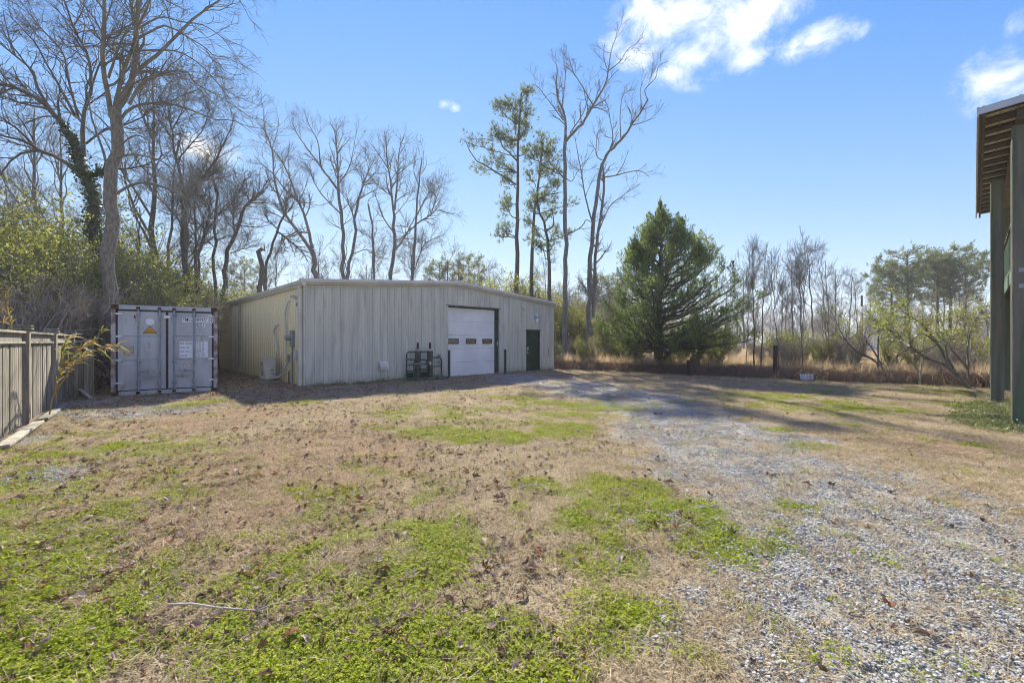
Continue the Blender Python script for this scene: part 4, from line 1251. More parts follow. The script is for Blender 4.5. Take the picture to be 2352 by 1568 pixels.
# ---- row of trees behind the workshop
traced('bare_tree', 'grey V-forked bare tree, leftmost of the tall row behind the roof', 37, Z4,
  [([(660, 1900), (640, 1440), (610, 1230)], .42, .34), ([(605, 1240), (520, 1110), (400, 960), (340, 820), (310, 700), (290, 600), (280, 400), (215, 230), (210, 100), (190, 0)], .24, .03),
   ([(615, 1220), (550, 950), (490, 820), (430, 640), (350, 470), (270, 380), (220, 330)], .22, .04), ([(490, 820), (380, 720), (290, 600), (200, 520), (130, 450)], .12, .03),
   ([(340, 800), (370, 730), (430, 650), (520, 540)], .07, .02), ([(275, 400), (330, 200), (320, 100)], .06, .02), ([(430, 640), (360, 560), (400, 440)], .06, .02), ([(500, 830), (560, 700), (570, 600)], .06, .02)],
  21, n=(70, 450, 1300), L=((1, 3), (.6, 1.5), (.3, .7)), mt=M_barkg, mc=M_twig)
traced('bare_tree', 'tall straight grey bare tree with a long left arm in the middle of the row', 38, Z4,
  [([(880, 1900), (870, 1450), (865, 1200), (860, 950), (830, 730)], .36, .22), ([(830, 740), (825, 550), (820, 420), (800, 250), (780, 200)], .18, .05), ([(825, 730), (700, 560), (560, 370), (490, 270), (440, 160)], .16, .03),
   ([(680, 530), (660, 330), (590, 200), (540, 50)], .1, .02), ([(850, 930), (700, 780), (620, 650), (590, 560), (535, 480)], .11, .03), ([(840, 670), (930, 520), (985, 220)], .09, .02),
   ([(825, 420), (880, 330), (890, 290)], .06, .02), ([(860, 900), (920, 830), (860, 740)], .06, .02), ([(862, 1060), (760, 1000), (690, 920)], .07, .02), ([(865, 1030), (950, 960), (1000, 900)], .06, .02)],
  22, n=(60, 380, 1100), L=((1, 3), (.6, 1.5), (.3, .7)))
traced('bare_tree', 'grey bare tree curving right, beside the tall straight one in the row', 37, Z4,
  [([(890, 1900), (905, 1440), (940, 1250), (970, 1050), (985, 900), (1000, 800)], .30, .18), ([(1000, 810), (1060, 630), (1140, 450)], .14, .03), ([(970, 1000), (920, 850), (860, 760), (840, 720)], .1, .03),
   ([(1000, 810), (1100, 750), (1160, 730)], .08, .02), ([(1040, 680), (1110, 620), (1180, 540)], .07, .02), ([(945, 1270), (1070, 1230), (1150, 1290), (1270, 1310)], .07, .02), ([(980, 1060), (1060, 1080), (1090, 1060)], .05, .02)],
  23, n=(45, 300, 900), L=((1, 2.8), (.6, 1.4), (.3, .7)))
traced('broken_snag', 'slender broken snag with a bare curved tip in the row behind the roof', 36, Z4,
  [([(1130, 1900), (1125, 1455), (1120, 1200), (1115, 1000), (1090, 930), (1080, 850)], .20, .13), ([(1082, 860), (1080, 820), (1110, 790), (1150, 780)], .05, .02)], 24, n=(5, 14, 30), L=((.4, 1.), (.2, .5), (.1, .3)))
traced('bare_tree', 'tall grey bare tree with twin upright leaders near the ridge', 38, Z4,
  [([(1270, 1900), (1280, 1460), (1300, 1200), (1300, 950)], .38, .22), ([(1300, 960), (1280, 820), (1270, 680), (1240, 500), (1225, 300), (1215, 240)], .17, .03), ([(1300, 900), (1320, 700), (1340, 400), (1380, 280)], .15, .03),
   ([(1290, 1080), (1200, 950), (1150, 800), (1130, 740)], .1, .03), ([(1310, 1230), (1380, 1130), (1440, 1020), (1470, 960)], .15, .05), ([(1250, 560), (1180, 450), (1080, 320)], .08, .02),
   ([(1310, 830), (1400, 760), (1480, 730)], .07, .02), ([(1335, 600), (1400, 540), (1480, 490)], .06, .02), ([(1305, 940), (1380, 850), (1440, 760)], .06, .02)],
  25, n=(60, 380, 1100), L=((1, 3), (.6, 1.5), (.3, .7)))
traced('bare_tree', 'grey bare tree with wide right branches, rightmost of the row behind the roof', 37, Z4,
  [([(1440, 1900), (1450, 1470), (1465, 1200), (1480, 950), (1500, 700), (1530, 470)], .33, .08), ([(1475, 1020), (1600, 940), (1660, 900), (1760, 930)], .12, .03), ([(1490, 940), (1570, 780), (1640, 730), (1670, 700)], .1, .03),
   ([(1470, 1030), (1400, 1090), (1330, 1170)], .12, .06), ([(1600, 950), (1640, 830), (1700, 660)], .08, .02), ([(1500, 690), (1460, 570), (1470, 450)], .06, .02), ([(1520, 600), (1560, 540), (1570, 470)], .05, .02),
   ([(1460, 1420), (1540, 1200), (1600, 1150), (1670, 1120)], .09, .03)],
  26, n=(70, 450, 1300), L=((1, 3), (.6, 1.5), (.3, .7)))

# ---- tall pair right of the workshop
traced('bare_tree', 'tallest bare tree beside the pines, its trunk forking high up', 29, Z6,
  [([(795, 2310), (800, 1900), (800, 1568), (795, 1300), (795, 1050), (800, 850), (800, 780)], .30, .2), ([(800, 790), (800, 700), (780, 600), (740, 500), (745, 360), (735, 300)], .15, .04),
   ([(805, 810), (860, 740), (920, 690), (980, 580), (1060, 440), (1080, 350)], .17, .08), ([(1080, 360), (1100, 220), (1130, 130), (1140, 60)], .06, .015), ([(1075, 360), (1160, 290), (1200, 220), (1260, 180)], .06, .015), ([(1075, 350), (1050, 260), (1060, 150)], .05, .015),
   ([(980, 580), (900, 440), (850, 360), (820, 260)], .07, .02), ([(795, 1060), (690, 950), (640, 880)], .09, .02), ([(785, 680), (690, 550), (620, 460), (580, 440)], .06, .015), ([(830, 760), (910, 640), (940, 560), (970, 470)], .07, .015),
   ([(815, 1430), (910, 1370), (930, 1330), (965, 1345)], .07, .04), ([(797, 1050), (840, 1080), (880, 1010), (930, 1000)], .05, .015), ([(775, 610), (790, 480), (810, 260)], .06, .015), ([(745, 520), (700, 500), (640, 560)], .04, .012), ([(1060, 440), (1100, 430)], .03, .012)],
  31, n=(60, 330, 950), L=((.7, 2.2), (.4, 1.1), (.2, .5)))
traced('bare_tree', 'tall twin-trunked bare tree leaning right, left of the evergreen', 30, Z6,
  [([(940, 2290), (950, 1900), (965, 1568), (990, 1360), (1010, 1150), (1040, 960)], .34, .20), ([(1040, 970), (1090, 880), (1170, 800), (1240, 700), (1310, 590), (1340, 540)], .17, .08), ([(1340, 545), (1320, 480), (1390, 400), (1410, 320), (1480, 290)], .06, .015),
   ([(975, 2290), (985, 1800), (1005, 1500), (1040, 1230), (1050, 1050), (1045, 980)], .24, .12), ([(1055, 1050), (1130, 1040), (1200, 1020), (1290, 1010), (1350, 1050)], .08, .02), ([(975, 1345), (930, 1180), (900, 1000), (875, 870), (860, 780)], .1, .025),
   ([(1080, 890), (1110, 800), (1090, 660), (1080, 600), (1050, 540)], .08, .02), ([(1020, 1400), (1090, 1240), (1180, 1170), (1250, 1090)], .07, .015), ([(1160, 790), (1160, 590), (1190, 480)], .07, .015), ([(1240, 710), (1310, 690), (1390, 660)], .06, .015),
   ([(1300, 600), (1290, 480), (1330, 370)], .05, .015), ([(1040, 940), (1000, 900), (1010, 760)], .06, .02), ([(1300, 590), (1250, 640), (1230, 560)], .04, .012), ([(970, 1830), (870, 1810), (830, 1840)], .06, .02), ([(1000, 1840), (1110, 1800), (1200, 1700)], .06, .02), ([(1000, 1790), (1080, 1740), (1120, 1690)], .05, .02)],
  32, n=(80, 430, 1200), L=((.7, 2.2), (.4, 1.1), (.2, .5)))

# ---- pines
def pine_tuft_geo(rng, C, D, ln=.22, nn=9, w=.012):
    """needle tufts: nn thin triangles around each C (n,3) along D"""
    n = len(C)
    d = nrm(D[:, None, :] + rng.normal(0, .55, (n, nn, 3)))
    s = nrm(np.cross(d, rng.normal(size=(n, nn, 3))))
    l = ln * (.7 + .6 * rng.rand(n, nn, 1))
    c = C[:, None, :] + rng.normal(0, .03, (n, nn, 3))
    V = np.stack([c - s * w, c + s * w, c + d * l], 2).reshape(-1, 3)
    return V, np.arange(len(V)).reshape(-1, 3), np.repeat(np.clip(np.repeat(rng.rand(n), nn) * .7 + rng.rand(n * nn) * .3, 0, 1), 3)

def pine(name, label, D, conv, trunk_pts, r0, clusters, limbs, seed, dens=85, group=None):
    rng = np.random.RandomState(seed)
    W = [at(*conv(*p), D) for p in trunk_pts]
    foot = W[0].copy(); foot[2] = -.1
    c = resample([foot] + W, 18, rng, .03)
    rr = np.linspace(r0, .05, 18); rr[0] *= 1.3
    tr = Geo(); V, F = tubes(c[None], rr[None], 10); tr.add(V, F)
    cr = Geo(); fo = Geo()
    for pts in limbs:
        w = [at(*conv(*p), D + rng.uniform(-.4, .4) * k) for k, p in enumerate(pts)]
        q = resample(w, 8, rng, .03); V, F = tubes(q[None], np.linspace(.07, .02, 8)[None], 6); cr.add(V, F)
    s = D / 1000 / (2.857 if conv is Z6 else 1)
    for (x, y, r) in clusters:
        ctr = at(*conv(x, y), D) + np.array([0, rng.uniform(-1, 1) * r * s * 1.2, 0])
        rad = r * s
        # limb from the trunk up to the cluster
        k = np.argmin(np.abs(c[:, 2] - (ctr[2] - rad * .8 - .3)))
        q = resample([c[k], c[k] * .5 + ctr * .5 + [0, 0, -rad * .15], ctr], 7, rng, .05)
        V, F = tubes(q[None], np.linspace(max(rr[k] * .4, .03), .015, 7)[None], 5); cr.add(V, F)
        P, Q = grow(rng, q[None], np.linspace(.03, .012, 7)[None], 16, 5, (rad * .7, rad * 1.9), ang=50, up=.12, tmin=.35, rmin=.008)
        V, F = tubes(P, Q, 3); cr.add(V, F)
        n = int(dens * max(rad, .5) ** 1.6) + 12
        C, T = sample_on(rng, P, n, .25)
        C = C + rng.normal(0, .16, C.shape)
        V, F, tt = pine_tuft_geo(rng, C, nrm(T + [0, 0, .5]), ln=.27, w=.012, nn=11)
        fo.add(V, F, tt)
    b = c[0].copy(); b[2] = 0
    return add_tree(name, label, b, tr, cr, M_barkd, M_twigd, fo, M_pine, group=group)

pine('pine_tree', 'tallest pine with a clumped open crown behind the workshop ridge', 32, Z6, [(475, 2000), (480, 1568), (485, 1000), (495, 750), (510, 500)], .22,
     [(150, 800, 45), (135, 830, 35), (200, 970, 55), (260, 930, 45), (320, 900, 60), (330, 700, 65), (300, 760, 40), (340, 600, 55), (420, 560, 60), (320, 570, 30), (500, 510, 65), (560, 510, 50), (540, 480, 35), (550, 640, 60), (460, 680, 75), (430, 820, 75), (540, 850, 60), (400, 1050, 60), (440, 1000, 50), (400, 1250, 70), (380, 1380, 65), (330, 1420, 40), (540, 720, 60), (500, 780, 60), (410, 1180, 40), (440, 600, 50), (380, 760, 60)],
     [[(475, 1100), (350, 1020), (200, 920), (140, 800)], [(488, 950), (400, 860), (330, 720)]], 41)
pine('pine_tree', 'shorter dark pine tucked between the tallest pine and the tallest bare tree', 31, Z6, [(575, 2000), (580, 1568), (600, 1250), (620, 1100), (645, 880)], .2,
     [(660, 850, 70), (720, 820, 55), (600, 880, 60), (740, 1000, 55), (680, 960, 70), (560, 1050, 50), (640, 1010, 50), (720, 1130, 60), (600, 1150, 50), (850, 1220, 40), (640, 790, 40), (780, 1050, 40), (660, 1190, 50), (700, 900, 60), (560, 900, 40), (740, 1190, 40), (780, 900, 45)],
     [[(610, 1200), (700, 1160), (780, 1150)], [(635, 960), (720, 1010), (790, 1050)]], 42)
pine('pine_tree', 'crooked thin pine leaning left beside the workshop right corner', 30, Z6, [(700, 2150), (690, 1568), (670, 1380), (630, 1300), (612, 1150)], .2,
     [(600, 1190, 50), (560, 1240, 40), (690, 1290, 45), (740, 1380, 40), (560, 1460, 35), (640, 1520, 45), (720, 1500, 50), (540, 1330, 35), (600, 1400, 40), (820, 1420, 35)], [[(672, 1400), (720, 1370), (712, 1260)]], 43)

# ---- evergreen (red cedar) right of the tall pair
def cedar():
    rng = np.random.RandomState(5)
    D = 22.3; b = at(1512, 854, D); b[2] = 0
    H = 8.35
    c = resample([b + [0, 0, -.1], b + [.03, 0, 2], b + [.1, 0, 4.5], b + [.16, .1, H - .5]], 18, rng, .02)
    rr = np.linspace(.24, .02, 18); rr[0] *= 1.4
    tr = Geo(); V, F = tubes(c[None], rr[None], 12); tr.add(V, F)
    q = resample([b + [.1, -.05, .5], b + [.7, -.2, 1.2], b + [1.6, -.3, 2.0], b + [2.6, -.3, 2.6]], 10); V, F = tubes(q[None], np.linspace(.12, .04, 10)[None], 8); tr.add(V, F)
    cr = Geo(); fo = Geo()
    PL = []; RL = []
    n = 170
    tops = [(.0, H), (1.0, H - .75), (2.0, H - 1.7), (-1.3, H - 1.6), (-.6, H - 1.2)]
    for i in range(n):
        zt = 1.15 + (H - 1.75) * (i / n) ** 1.0
        az = i * 2.399 + rng.uniform(-.4, .4)
        wid = np.interp(zt, [1.1, 1.7, 2.6, 3.9, 5.2, 6.5, 7.4, 8.4], [2.5, 3.4, 3.9, 3.4, 2.5, 1.6, .75, .15])
        L = wid * rng.uniform(.62, 1.06) * (1.06 + .22 * math.cos(az))
        rise = np.interp(zt, [1, 3, 8.5], [.05, .42, .75]) * L
        z = max(1.0 + .3 * rng.rand(), zt - rise); rise = zt - z
        k = np.interp(z, c[:, 2], np.arange(18)); i0 = int(min(k, 16)); p0 = c[i0] + (c[i0 + 1] - c[i0]) * (k - i0)
        d = np.array([math.cos(az), math.sin(az), 0])
        pts = [p0, p0 + d * L * .4 + [0, 0, rise * .25], p0 + d * L * .75 + [0, 0, rise * .6], p0 + d * L + [0, 0, rise]]
        PL.append(resample(pts, 9, rng, .04)); RL.append(np.linspace(.035 + .010 * L, .01, 9))
    for (dx, zt) in tops[1:]:
        p0 = c[9] + [0, 0, rng.uniform(-.6, .3)]
        PL.append(resample([p0, p0 + [dx * .45, rng.uniform(-.5, .5), (zt - p0[2]) * .35], b + [dx + .1, rng.uniform(-.6, .6), zt]], 9, rng, .03)); RL.append(np.linspace(.06, .012, 9))
    PL = np.array(PL); RL = np.array(RL)
    V, F = tubes(PL, RL, 5); cr.add(V, F)
    P, Q = grow(rng, PL, RL, 2400, 6, (.45, 1.15), ang=42, up=.16, bend=.12, tmin=.22, rmin=.006)
    V, F = tubes(P, Q, 3); cr.add(V, F)
    P2, Q2 = grow(rng, P, Q, 9000, 4, (.2, .5), ang=38, up=.2, bend=.1, tmin=.15, rmin=.004)
    # leader spires
    C, T = sample_on(rng, P2, 62000, .0)
    V, F, t = leaves(rng, C + rng.normal(0, .02, C.shape), .12, .2, nrm(T + [0, 0, .25]), spread=.38); fo.add(V, F, t)
    C, T = sample_on(rng, P, 11000, .3)
    V, F, t = leaves(rng, C + rng.normal(0, .03, C.shape), .12, .2, nrm(T + [0, 0, .25]), spread=.5); fo.add(V, F, t)
    # upright plumes at the limb ends give the ragged outline
    for q in PL:
        e = q[-1]; hh = rng.uniform(.35, .8) * (1.0 if e[2] > 4 else .6); m = int(230 * hh)
        u = rng.rand(m); C = e + np.stack([rng.normal(0, 1, m) * .13 * (1.15 - u), rng.normal(0, 1, m) * .13 * (1.15 - u), u * hh - .1], 1) + np.outer(u, rng.normal(0, .12, 3))
        V, F, t = leaves(rng, C, .12, .22, np.array([[0, 0, 1.]]), spread=.42); fo.add(V, F, t)
    for (dx, zt) in tops:
        cc = b + np.array([dx + .1, 0, zt - (.5 if dx == 0 else .75)])
        C = cc + rng.normal(0, 1, (1500, 3)) * [.22, .22, .36]; C[:, :2] = cc[:2] + (C[:, :2] - cc[:2]) * np.clip((zt + .15 - C[:, 2:3]) / .8, .1, 1.3)
        V, F, t = leaves(rng, C, .15, .36, np.array([[0, 0, 1.]]), spread=.45); fo.add(V, F, t)
    add_tree('cedar_tree', 'broad dark evergreen tree at the edge of the lawn', b, tr, cr, M_barkd, M_twigd, fo, M_cedar)
cedar()

# ---- prototypes that are copied through the woods
def generic(rng, H, spread=.45, nl=14, n=(70, 380, 1100), start=.3, r0=.2, lean=.3):
    tr = Geo(); cr = Geo()
    top = np.array([rng.uniform(-lean, lean) * 3, rng.uniform(-lean, lean) * 3, H])
    c = resample([[0, 0, -.15], top * [.2, .2, .33], top * [.6, .4, .66], top], 14, rng, .06)
    rr = np.linspace(r0, .025, 14); rr[0] *= 1.35
    V, F = tubes(c[None], rr[None], 8); tr.add(V, F)
    P, Q = grow(rng, c[None], rr[None], nl, 10, (H * spread * .6, H * spread * 1.2), ang=38, up=.13, bend=.12, tmin=start, tmax=.95, rf=.55, rmin=.02, taper=.25, tipf=.6)
    V, F = tubes(P, Q, 6); cr.add(V, F)
    PQ = np.concatenate([P]); QQ = Q
    P1, Q1 = grow(rng, PQ, QQ, n[0], 7, (.8, 2.4), ang=40, up=.08, tmin=.2, rmin=.012)
    V, F = tubes(P1, Q1, 4); cr.add(V, F)
    P2, Q2 = grow(rng, P1, Q1, n[1], 5, (.4, 1.2), ang=40, up=.06, tmin=.15, rmin=.008)
    V, F = tubes(P2, Q2, 3); cr.add(V, F)
    P3, Q3 = grow(rng, P2, Q2, n[2], 4, (.25, .6), ang=40, up=.05, tmin=.2, rmin=.0055)
    V, F = tubes(P3, Q3, 3); cr.add(V, F)
    return tr, cr
protoN = {}
def proto_bare(k, H, **kw):
    rng = np.random.RandomState(100 + k)
    tr, cr = generic(rng, H, **kw)
    protoN[k] = (tr.mesh('trunk', True), cr.mesh('crown'))
    protoN[k][0].materials.append(M_barkg if k % 2 else M_barkd); protoN[k][1].materials.append(M_twig if k % 2 else M_twigd)
for k, (H, sp, nl, st, r0) in enumerate([(13, .42, 16, .3, .17), (15, .36, 14, .35, .2), (11, .5, 18, .22, .14), (9, .45, 14, .2, .09), (14, .30, 12, .45, .14), (7, .45, 12, .15, .05)]):
    proto_bare(k, H, spread=sp, nl=nl, start=st, r0=r0)
def put_bare(k, x, y, rz, s, label, group, name='bare_tree', sz=None):
    t = empty(name, (x, y, 0), rz); t.scale = (s, s, sz or s)
    tag(t, label, 'tree', group)
    link('trunk', protoN[k][0], None, t); link('crown', protoN[k][1], None, t)
    return t

def shrub_geo(rng, H, W, nleaf, lsize, nst=9, aspect=.5, up=.1, spread=1.0, tmin=.3):
    tr = Geo(); fo = Geo()
    PL = []
    for i in range(nst):
        a = rng.uniform(0, 2 * np.pi); d = np.array([math.cos(a), math.sin(a), 0]) * W * rng.uniform(.3, .95)
        b = d * .12
        PL.append(resample([b + [0, 0, -.1], b + d * .35 + [0, 0, H * .45], b + d * .8 + [0, 0, H * rng.uniform(.7, .98)]], 9, rng, .05))
    PL = np.array(PL); RL = np.broadcast_to(np.linspace(.05, .012, 9), PL.shape[:2])
    V, F = tubes(PL, RL, 5); tr.add(V, F)
    P, Q = grow(rng, PL, RL, nst * 14, 6, (H * .18, H * .42), ang=48, up=up, tmin=.12, rmin=.008, tipf=.2)
    V, F = tubes(P, Q, 3); tr.add(V, F)
    P2, Q2 = grow(rng, P, Q, nst * 60, 4, (H * .07, H * .2), ang=48, up=up, tmin=.15, rmin=.005, tipf=.2)
    V, F = tubes(P2, Q2, 3); tr.add(V, F)
    C, T = sample_on(rng, np.concatenate([P2]), nleaf, .1)
    V, F, t = leaves(rng, C + rng.normal(0, lsize * .8, C.shape), lsize, aspect, T, spread=spread); fo.add(V, F, t)
    return tr, fo
protoS = {}
def proto_shrub(k, seed, m_leaf, m_tw, **kw):
    tr, fo = shrub_geo(np.random.RandomState(seed), **kw)
    a, b = tr.mesh('stems'), fo.mesh('foliage'); a.materials.append(m_tw); b.materials.append(m_leaf)
    protoS[k] = (a, b)
proto_shrub('holly1', 201, M_ever, M_twigd, H=4.4, W=1.9, nleaf=15000, lsize=.085, nst=10)
proto_shrub('holly2', 202, M_ever, M_twigd, H=3.4, W=1.7, nleaf=11000, lsize=.08, nst=9)
proto_shrub('privet', 203, M_olive, M_twig, H=2.0, W=1.2, nleaf=5000, lsize=.07, nst=10, aspect=.35, up=.2)
proto_shrub('thin', 206, M_ever, M_twig, H=4.6, W=2.1, nleaf=9000, lsize=.085, nst=13)
M_dryst = mat('dry_tan_stems', (.36, .30, .235), (.24, .195, .15), scale=2, rough=.95)
proto_shrub('brush', 204, M_dryst, M_dryst, H=2.6, W=1.5, nleaf=60, lsize=.05, nst=16)
proto_shrub('brushd', 205, M_twigd, M_twigd, H=2.2, W=1.6, nleaf=500, lsize=.06, nst=18, up=0)
def put_shrub(k, x, y, rz, s, label, group=None, name='evergreen_shrub', sz=None, cat='shrub', z=0):
    t = empty(name, (x, y, z), rz); t.scale = (s, s, sz or s)
    tag(t, label, cat, group)
    link('stems', protoS[k][0], None, t); link('foliage', protoS[k][1], None, t)
    return t
# ---------------------------------------------------------------- planting
RG = np.random.RandomState(77)
# glossy evergreen thicket behind fence and container
for i, (px, D, k, s, lab) in enumerate([
    (40, 15.5, 'holly1', 1.15, 'tall glossy evergreen shrub at the far left above the fence'),
    (120, 17.5, 'holly1', 1.25, 'glossy evergreen shrub behind the capped fence posts'),
    (190, 18.5, 'holly2', 1.35, 'glossy evergreen shrub left of the pale trunk'),
    (300, 19.0, 'holly1', 1.15, 'glossy evergreen shrub just right of the pale trunk above the container'),
    (370, 19.5, 'holly2', 1.2, 'glossy evergreen shrub over the middle of the container'),
    (-40, 18.5, 'holly1', 1.4, 'glossy evergreen shrub cut off by the left edge of the picture'),
    (450, 27.0, 'holly2', 1.5, 'glossy evergreen shrub beyond the right end of the container roof'),
    (90, 14.6, 'thin', 1.0, 'loose leafy shrub with thin stems right behind the fence top'),
    (215, 16.6, 'thin', 1.05, 'loose leafy shrub with thin stems in front of the pale trunk'),
    (345, 17.8, 'thin', .95, 'loose leafy shrub with thin stems above the container middle'),
    (420, 22, 'thin', 1.1, 'loose leafy shrub with thin stems at the right end of the container'),
    (10, 20, 'thin', 1.6, 'tall loose leafy shrub at the left edge behind the thicket'),
    (160, 21, 'thin', 1.7, 'tall loose leafy shrub left of the ivy trunk'),
    (320, 24, 'thin', 1.5, 'tall loose leafy shrub behind the container roof'),
    (520, 31.0, 'holly2', 1.3, 'low evergreen shrub showing over the far end of the gutter')]):
    x = (px - 1176) / 1000 * D
    put_shrub(k, x, D, i * 1.7, s, lab)
for i, (px, D, s) in enumerate([(20, 12.6, 1.0), (95, 13.6, 1.15), (160, 14.6, 1.25), (215, 16.5, 1.2), (275, 17.3, 1.25), (335, 17.6, 1.2), (395, 19., 1.25), (440, 21, 1.2), (60, 16.5, 1.5), (150, 20, 1.7), (250, 21, 1.7), (340, 22, 1.7)]):
    put_shrub('brush', (px - 1176) / 1000 * D, D, i * 2.1, s, 'tangled leafless brush growing behind the wooden fence and the container', 'brush behind fence and container', 'bare_brush', sz=s * 1.05)
# understorey showing over the roof
for i, (px, D, k, s, lab) in enumerate([
    (985, 42, 'holly1', 1.1, 'evergreen shrub peeping over the roof left of the ridge'),
    (1040, 43, 'holly1', 1.15, 'evergreen shrub peeping over the roof at the ridge'),
    (1160, 33, 'holly1', 1.25, 'evergreen shrub at the foot of the tallest pine'),
    (1205, 31.5, 'holly1', 1.3, 'evergreen shrub beside the short dark pine'),
    (1245, 31, 'holly2', 1.2, 'evergreen shrub behind the right corner of the workshop'),
    (1330, 33, 'holly2', 1.05, 'evergreen shrub between the tall bare trunks'),
    (1400, 27, 'holly2', .75, 'small evergreen shrub left of the broad evergreen tree'),
    (600, 40, 'holly1', .9, 'evergreen shrub behind the thick broken trunk'),
    (650, 43, 'holly1', 1.0, 'evergreen shrub behind the gutter near the front corner')]):
    put_shrub(k, (px - 1176) / 1000 * D, D, i * 1.3 + .5, s, lab)
for i, (px, D, s_) in enumerate([(500, 44, 2.3), (545, 41, 2.0), (585, 45, 2.3), (635, 46, 2.4), (685, 46, 2.3), (735, 47, 2.5), (785, 46, 2.3), (835, 47, 2.4), (885, 46, 2.3), (935, 46, 2.5), (1015, 44, 2.3), (1085, 42, 2.4), (1130, 40, 2.4), (1190, 39, 2.3), (1260, 38, 2.1), (1310, 38, 2.0), (1345, 40, 2.1), (1385, 36, 1.8), (1425, 38, 2.0), (1460, 36, 1.7)]):
    put_shrub('brush', (px - 1176) / 1000 * D, D, i * 2.3, s_, 'tall leafless undergrowth in the woods behind the workshop', 'undergrowth behind the workshop', 'bare_brush')
for i, (px, D, s_, lab) in enumerate([(560, 43, 1.35, 'leafy undergrowth over the gutter left of the front corner'), (700, 45, 1.25, 'leafy undergrowth just over the roof right of the front corner'), (850, 45, 1.2, 'leafy undergrowth just over the roof below the snag'), (935, 44, 1.3, 'leafy undergrowth over the roof below the rightmost grey tree'), (1110, 40, 1.6, 'leafy undergrowth over the sloping roof right of the ridge'), (1290, 36, 1.2, 'leafy undergrowth beside the tallest bare trunk')]):
    put_shrub('thin', (px - 1176) / 1000 * D, D, i * 1.9, s_, lab)
# bare woods behind
def wood(px0, px1, n, D0, D1, ks, label, group, smin=.8, smax=1.15, seed=1):
    r = np.random.RandomState(seed)
    for i in range(n):
        px = px0 + (px1 - px0) * (i + r.rand()) / n; D = r.uniform(D0, D1)
        if 1985 < px < 2125 and D < 62: D = 62 + r.rand() * 14
        put_bare(int(r.choice(ks)), (px - 1176) / 1000 * D, D, r.uniform(0, 6.28), r.uniform(smin, smax), label, group)
wood(-60, 470, 16, 24, 40, [0, 1, 2, 4], 'bare tree in the woods behind the container', 'bare woods behind the container', .75, 1.15, 1)
wood(480, 1000, 20, 40, 58, [0, 2, 3, 4], 'small bare tree in the woods behind the workshop roof', 'bare woods behind the workshop', .65, 1.0, 2)
wood(960, 1290, 12, 36, 55, [2, 3, 4, 0], 'small bare tree behind the right half of the workshop', 'bare woods behind the workshop ridge', .6, .95, 3)
wood(1280, 1500, 17, 38, 60, [0, 2, 3], 'small bare tree far behind the tall twin-trunked tree', 'bare woods behind the tall pair', .55, .9, 4)
wood(1660, 2270, 26, 48, 75, [0, 2, 3, 4, 1], 'bare tree in the line beyond the weedy field', 'bare trees beyond the field', .62, .88, 5)
# slender saplings on the lawn edge
for i, (px, pyb, top, k) in enumerate([(1733, 862, 560, 4), (1748, 862, 575, 4), (1716, 856, 610, 5), (1790, 868, 620, 5), (1840, 866, 600, 5), (1822, 858, 590, 3), (1905, 852, 600, 3)]):
    g = gnd(px, pyb); H = (pyb - top) * g[1] / 1000
    s = H / [13, 15, 11, 9, 14, 7][k]
    put_bare(k, g[0], g[1], i * 1.9, s * .62, ['slender dark sapling nearest the broad evergreen, in front of the weeds', 'slender dark sapling close right of the first one', 'thin sapling touching the right side of the broad evergreen', 'thin sapling beside the tall dark post', 'thin sapling right of the tall dark post', 'bare sapling behind the tall dark post', 'bare sapling above the corrugated sheet'][i], None, 'sapling', sz=s)
# far pines at right
def far_pine(px, D, top, label, seed, wid=1.0):
    rng = np.random.RandomState(seed)
    H = (784 - top) * D / 1000 + CAMH
    b = np.array([(px - 1176) / 1000 * D, D, 0.])
    c = resample([b + [0, 0, -.1], b + [.2, 0, H * .5], b + [.1, .1, H * .96]], 14, rng, .05); rr = np.linspace(.24, .06, 14)
    tr = Geo(); V, F = tubes(c[None], rr[None], 8); tr.add(V, F)
    cr = Geo(); fo = Geo(); PL = []; RL = []
    for i in range(46):
        z = H * (.48 + .5 * (i / 46)); az = i * 2.4
        L = wid * np.interp(z / H, [.48, .62, .8, .92, 1.0], [1.6, 2.8, 3.5, 2.6, .8]) * rng.uniform(.7, 1.1)
        k = np.interp(z, c[:, 2], np.arange(14)); p0 = c[int(min(k, 12))]
        p0 = np.array([p0[0], p0[1], z]); d = np.array([math.cos(az), math.sin(az), 0])
        PL.append(resample([p0, p0 + d * L * .5 + [0, 0, .15 * L], p0 + d * L + [0, 0, .42 * L]], 7, rng, .06)); RL.append(np.linspace(.06, .02, 7))
    PL = np.array(PL); RL = np.array(RL); V, F = tubes(PL, RL, 4); cr.add(V, F)
    P, Q = grow(rng, PL, RL, 260, 4, (.6, 1.4), ang=45, up=.15, tmin=.35, rmin=.012); V, F = tubes(P, Q, 3); cr.add(V, F)
    C, T = sample_on(rng, P, 1500, .4); C = C + rng.normal(0, .16, C.shape)
    V, F, t = pine_tuft_geo(rng, C, nrm(T + [0, 0, .6]), ln=.38, w=.022, nn=8); fo.add(V, F, t)
    add_tree('pine_tree', label, b, tr, cr, M_barkd, M_twigd, fo, M_pine)
far_pine(2045, 58, 612, 'left shoulder of the far pine clump, the lowest of its pines', 61, .9)
far_pine(2082, 58, 574, 'round-topped far pine above the small grey shed', 62, 1.0)
far_pine(2150, 58, 594, 'far pine in the middle of the right-hand pine clump', 63, .8)
far_pine(2180, 58, 574, 'broad far pine left of the porch posts', 64, 1.05)
far_pine(2215, 60, 590, 'far pine closest to the porch posts', 65, .9)
far_pine(1008, 75, 600, 'distant low pine seen over the roof left of the ridge', 66, 1.0)
far_pine(1075, 78, 590, 'distant low pine seen over the roof at the ridge', 67, 1.0)
far_pine(1395, 70, 640, 'distant pine between the twin-trunked tree and the evergreen', 68, 1.0)
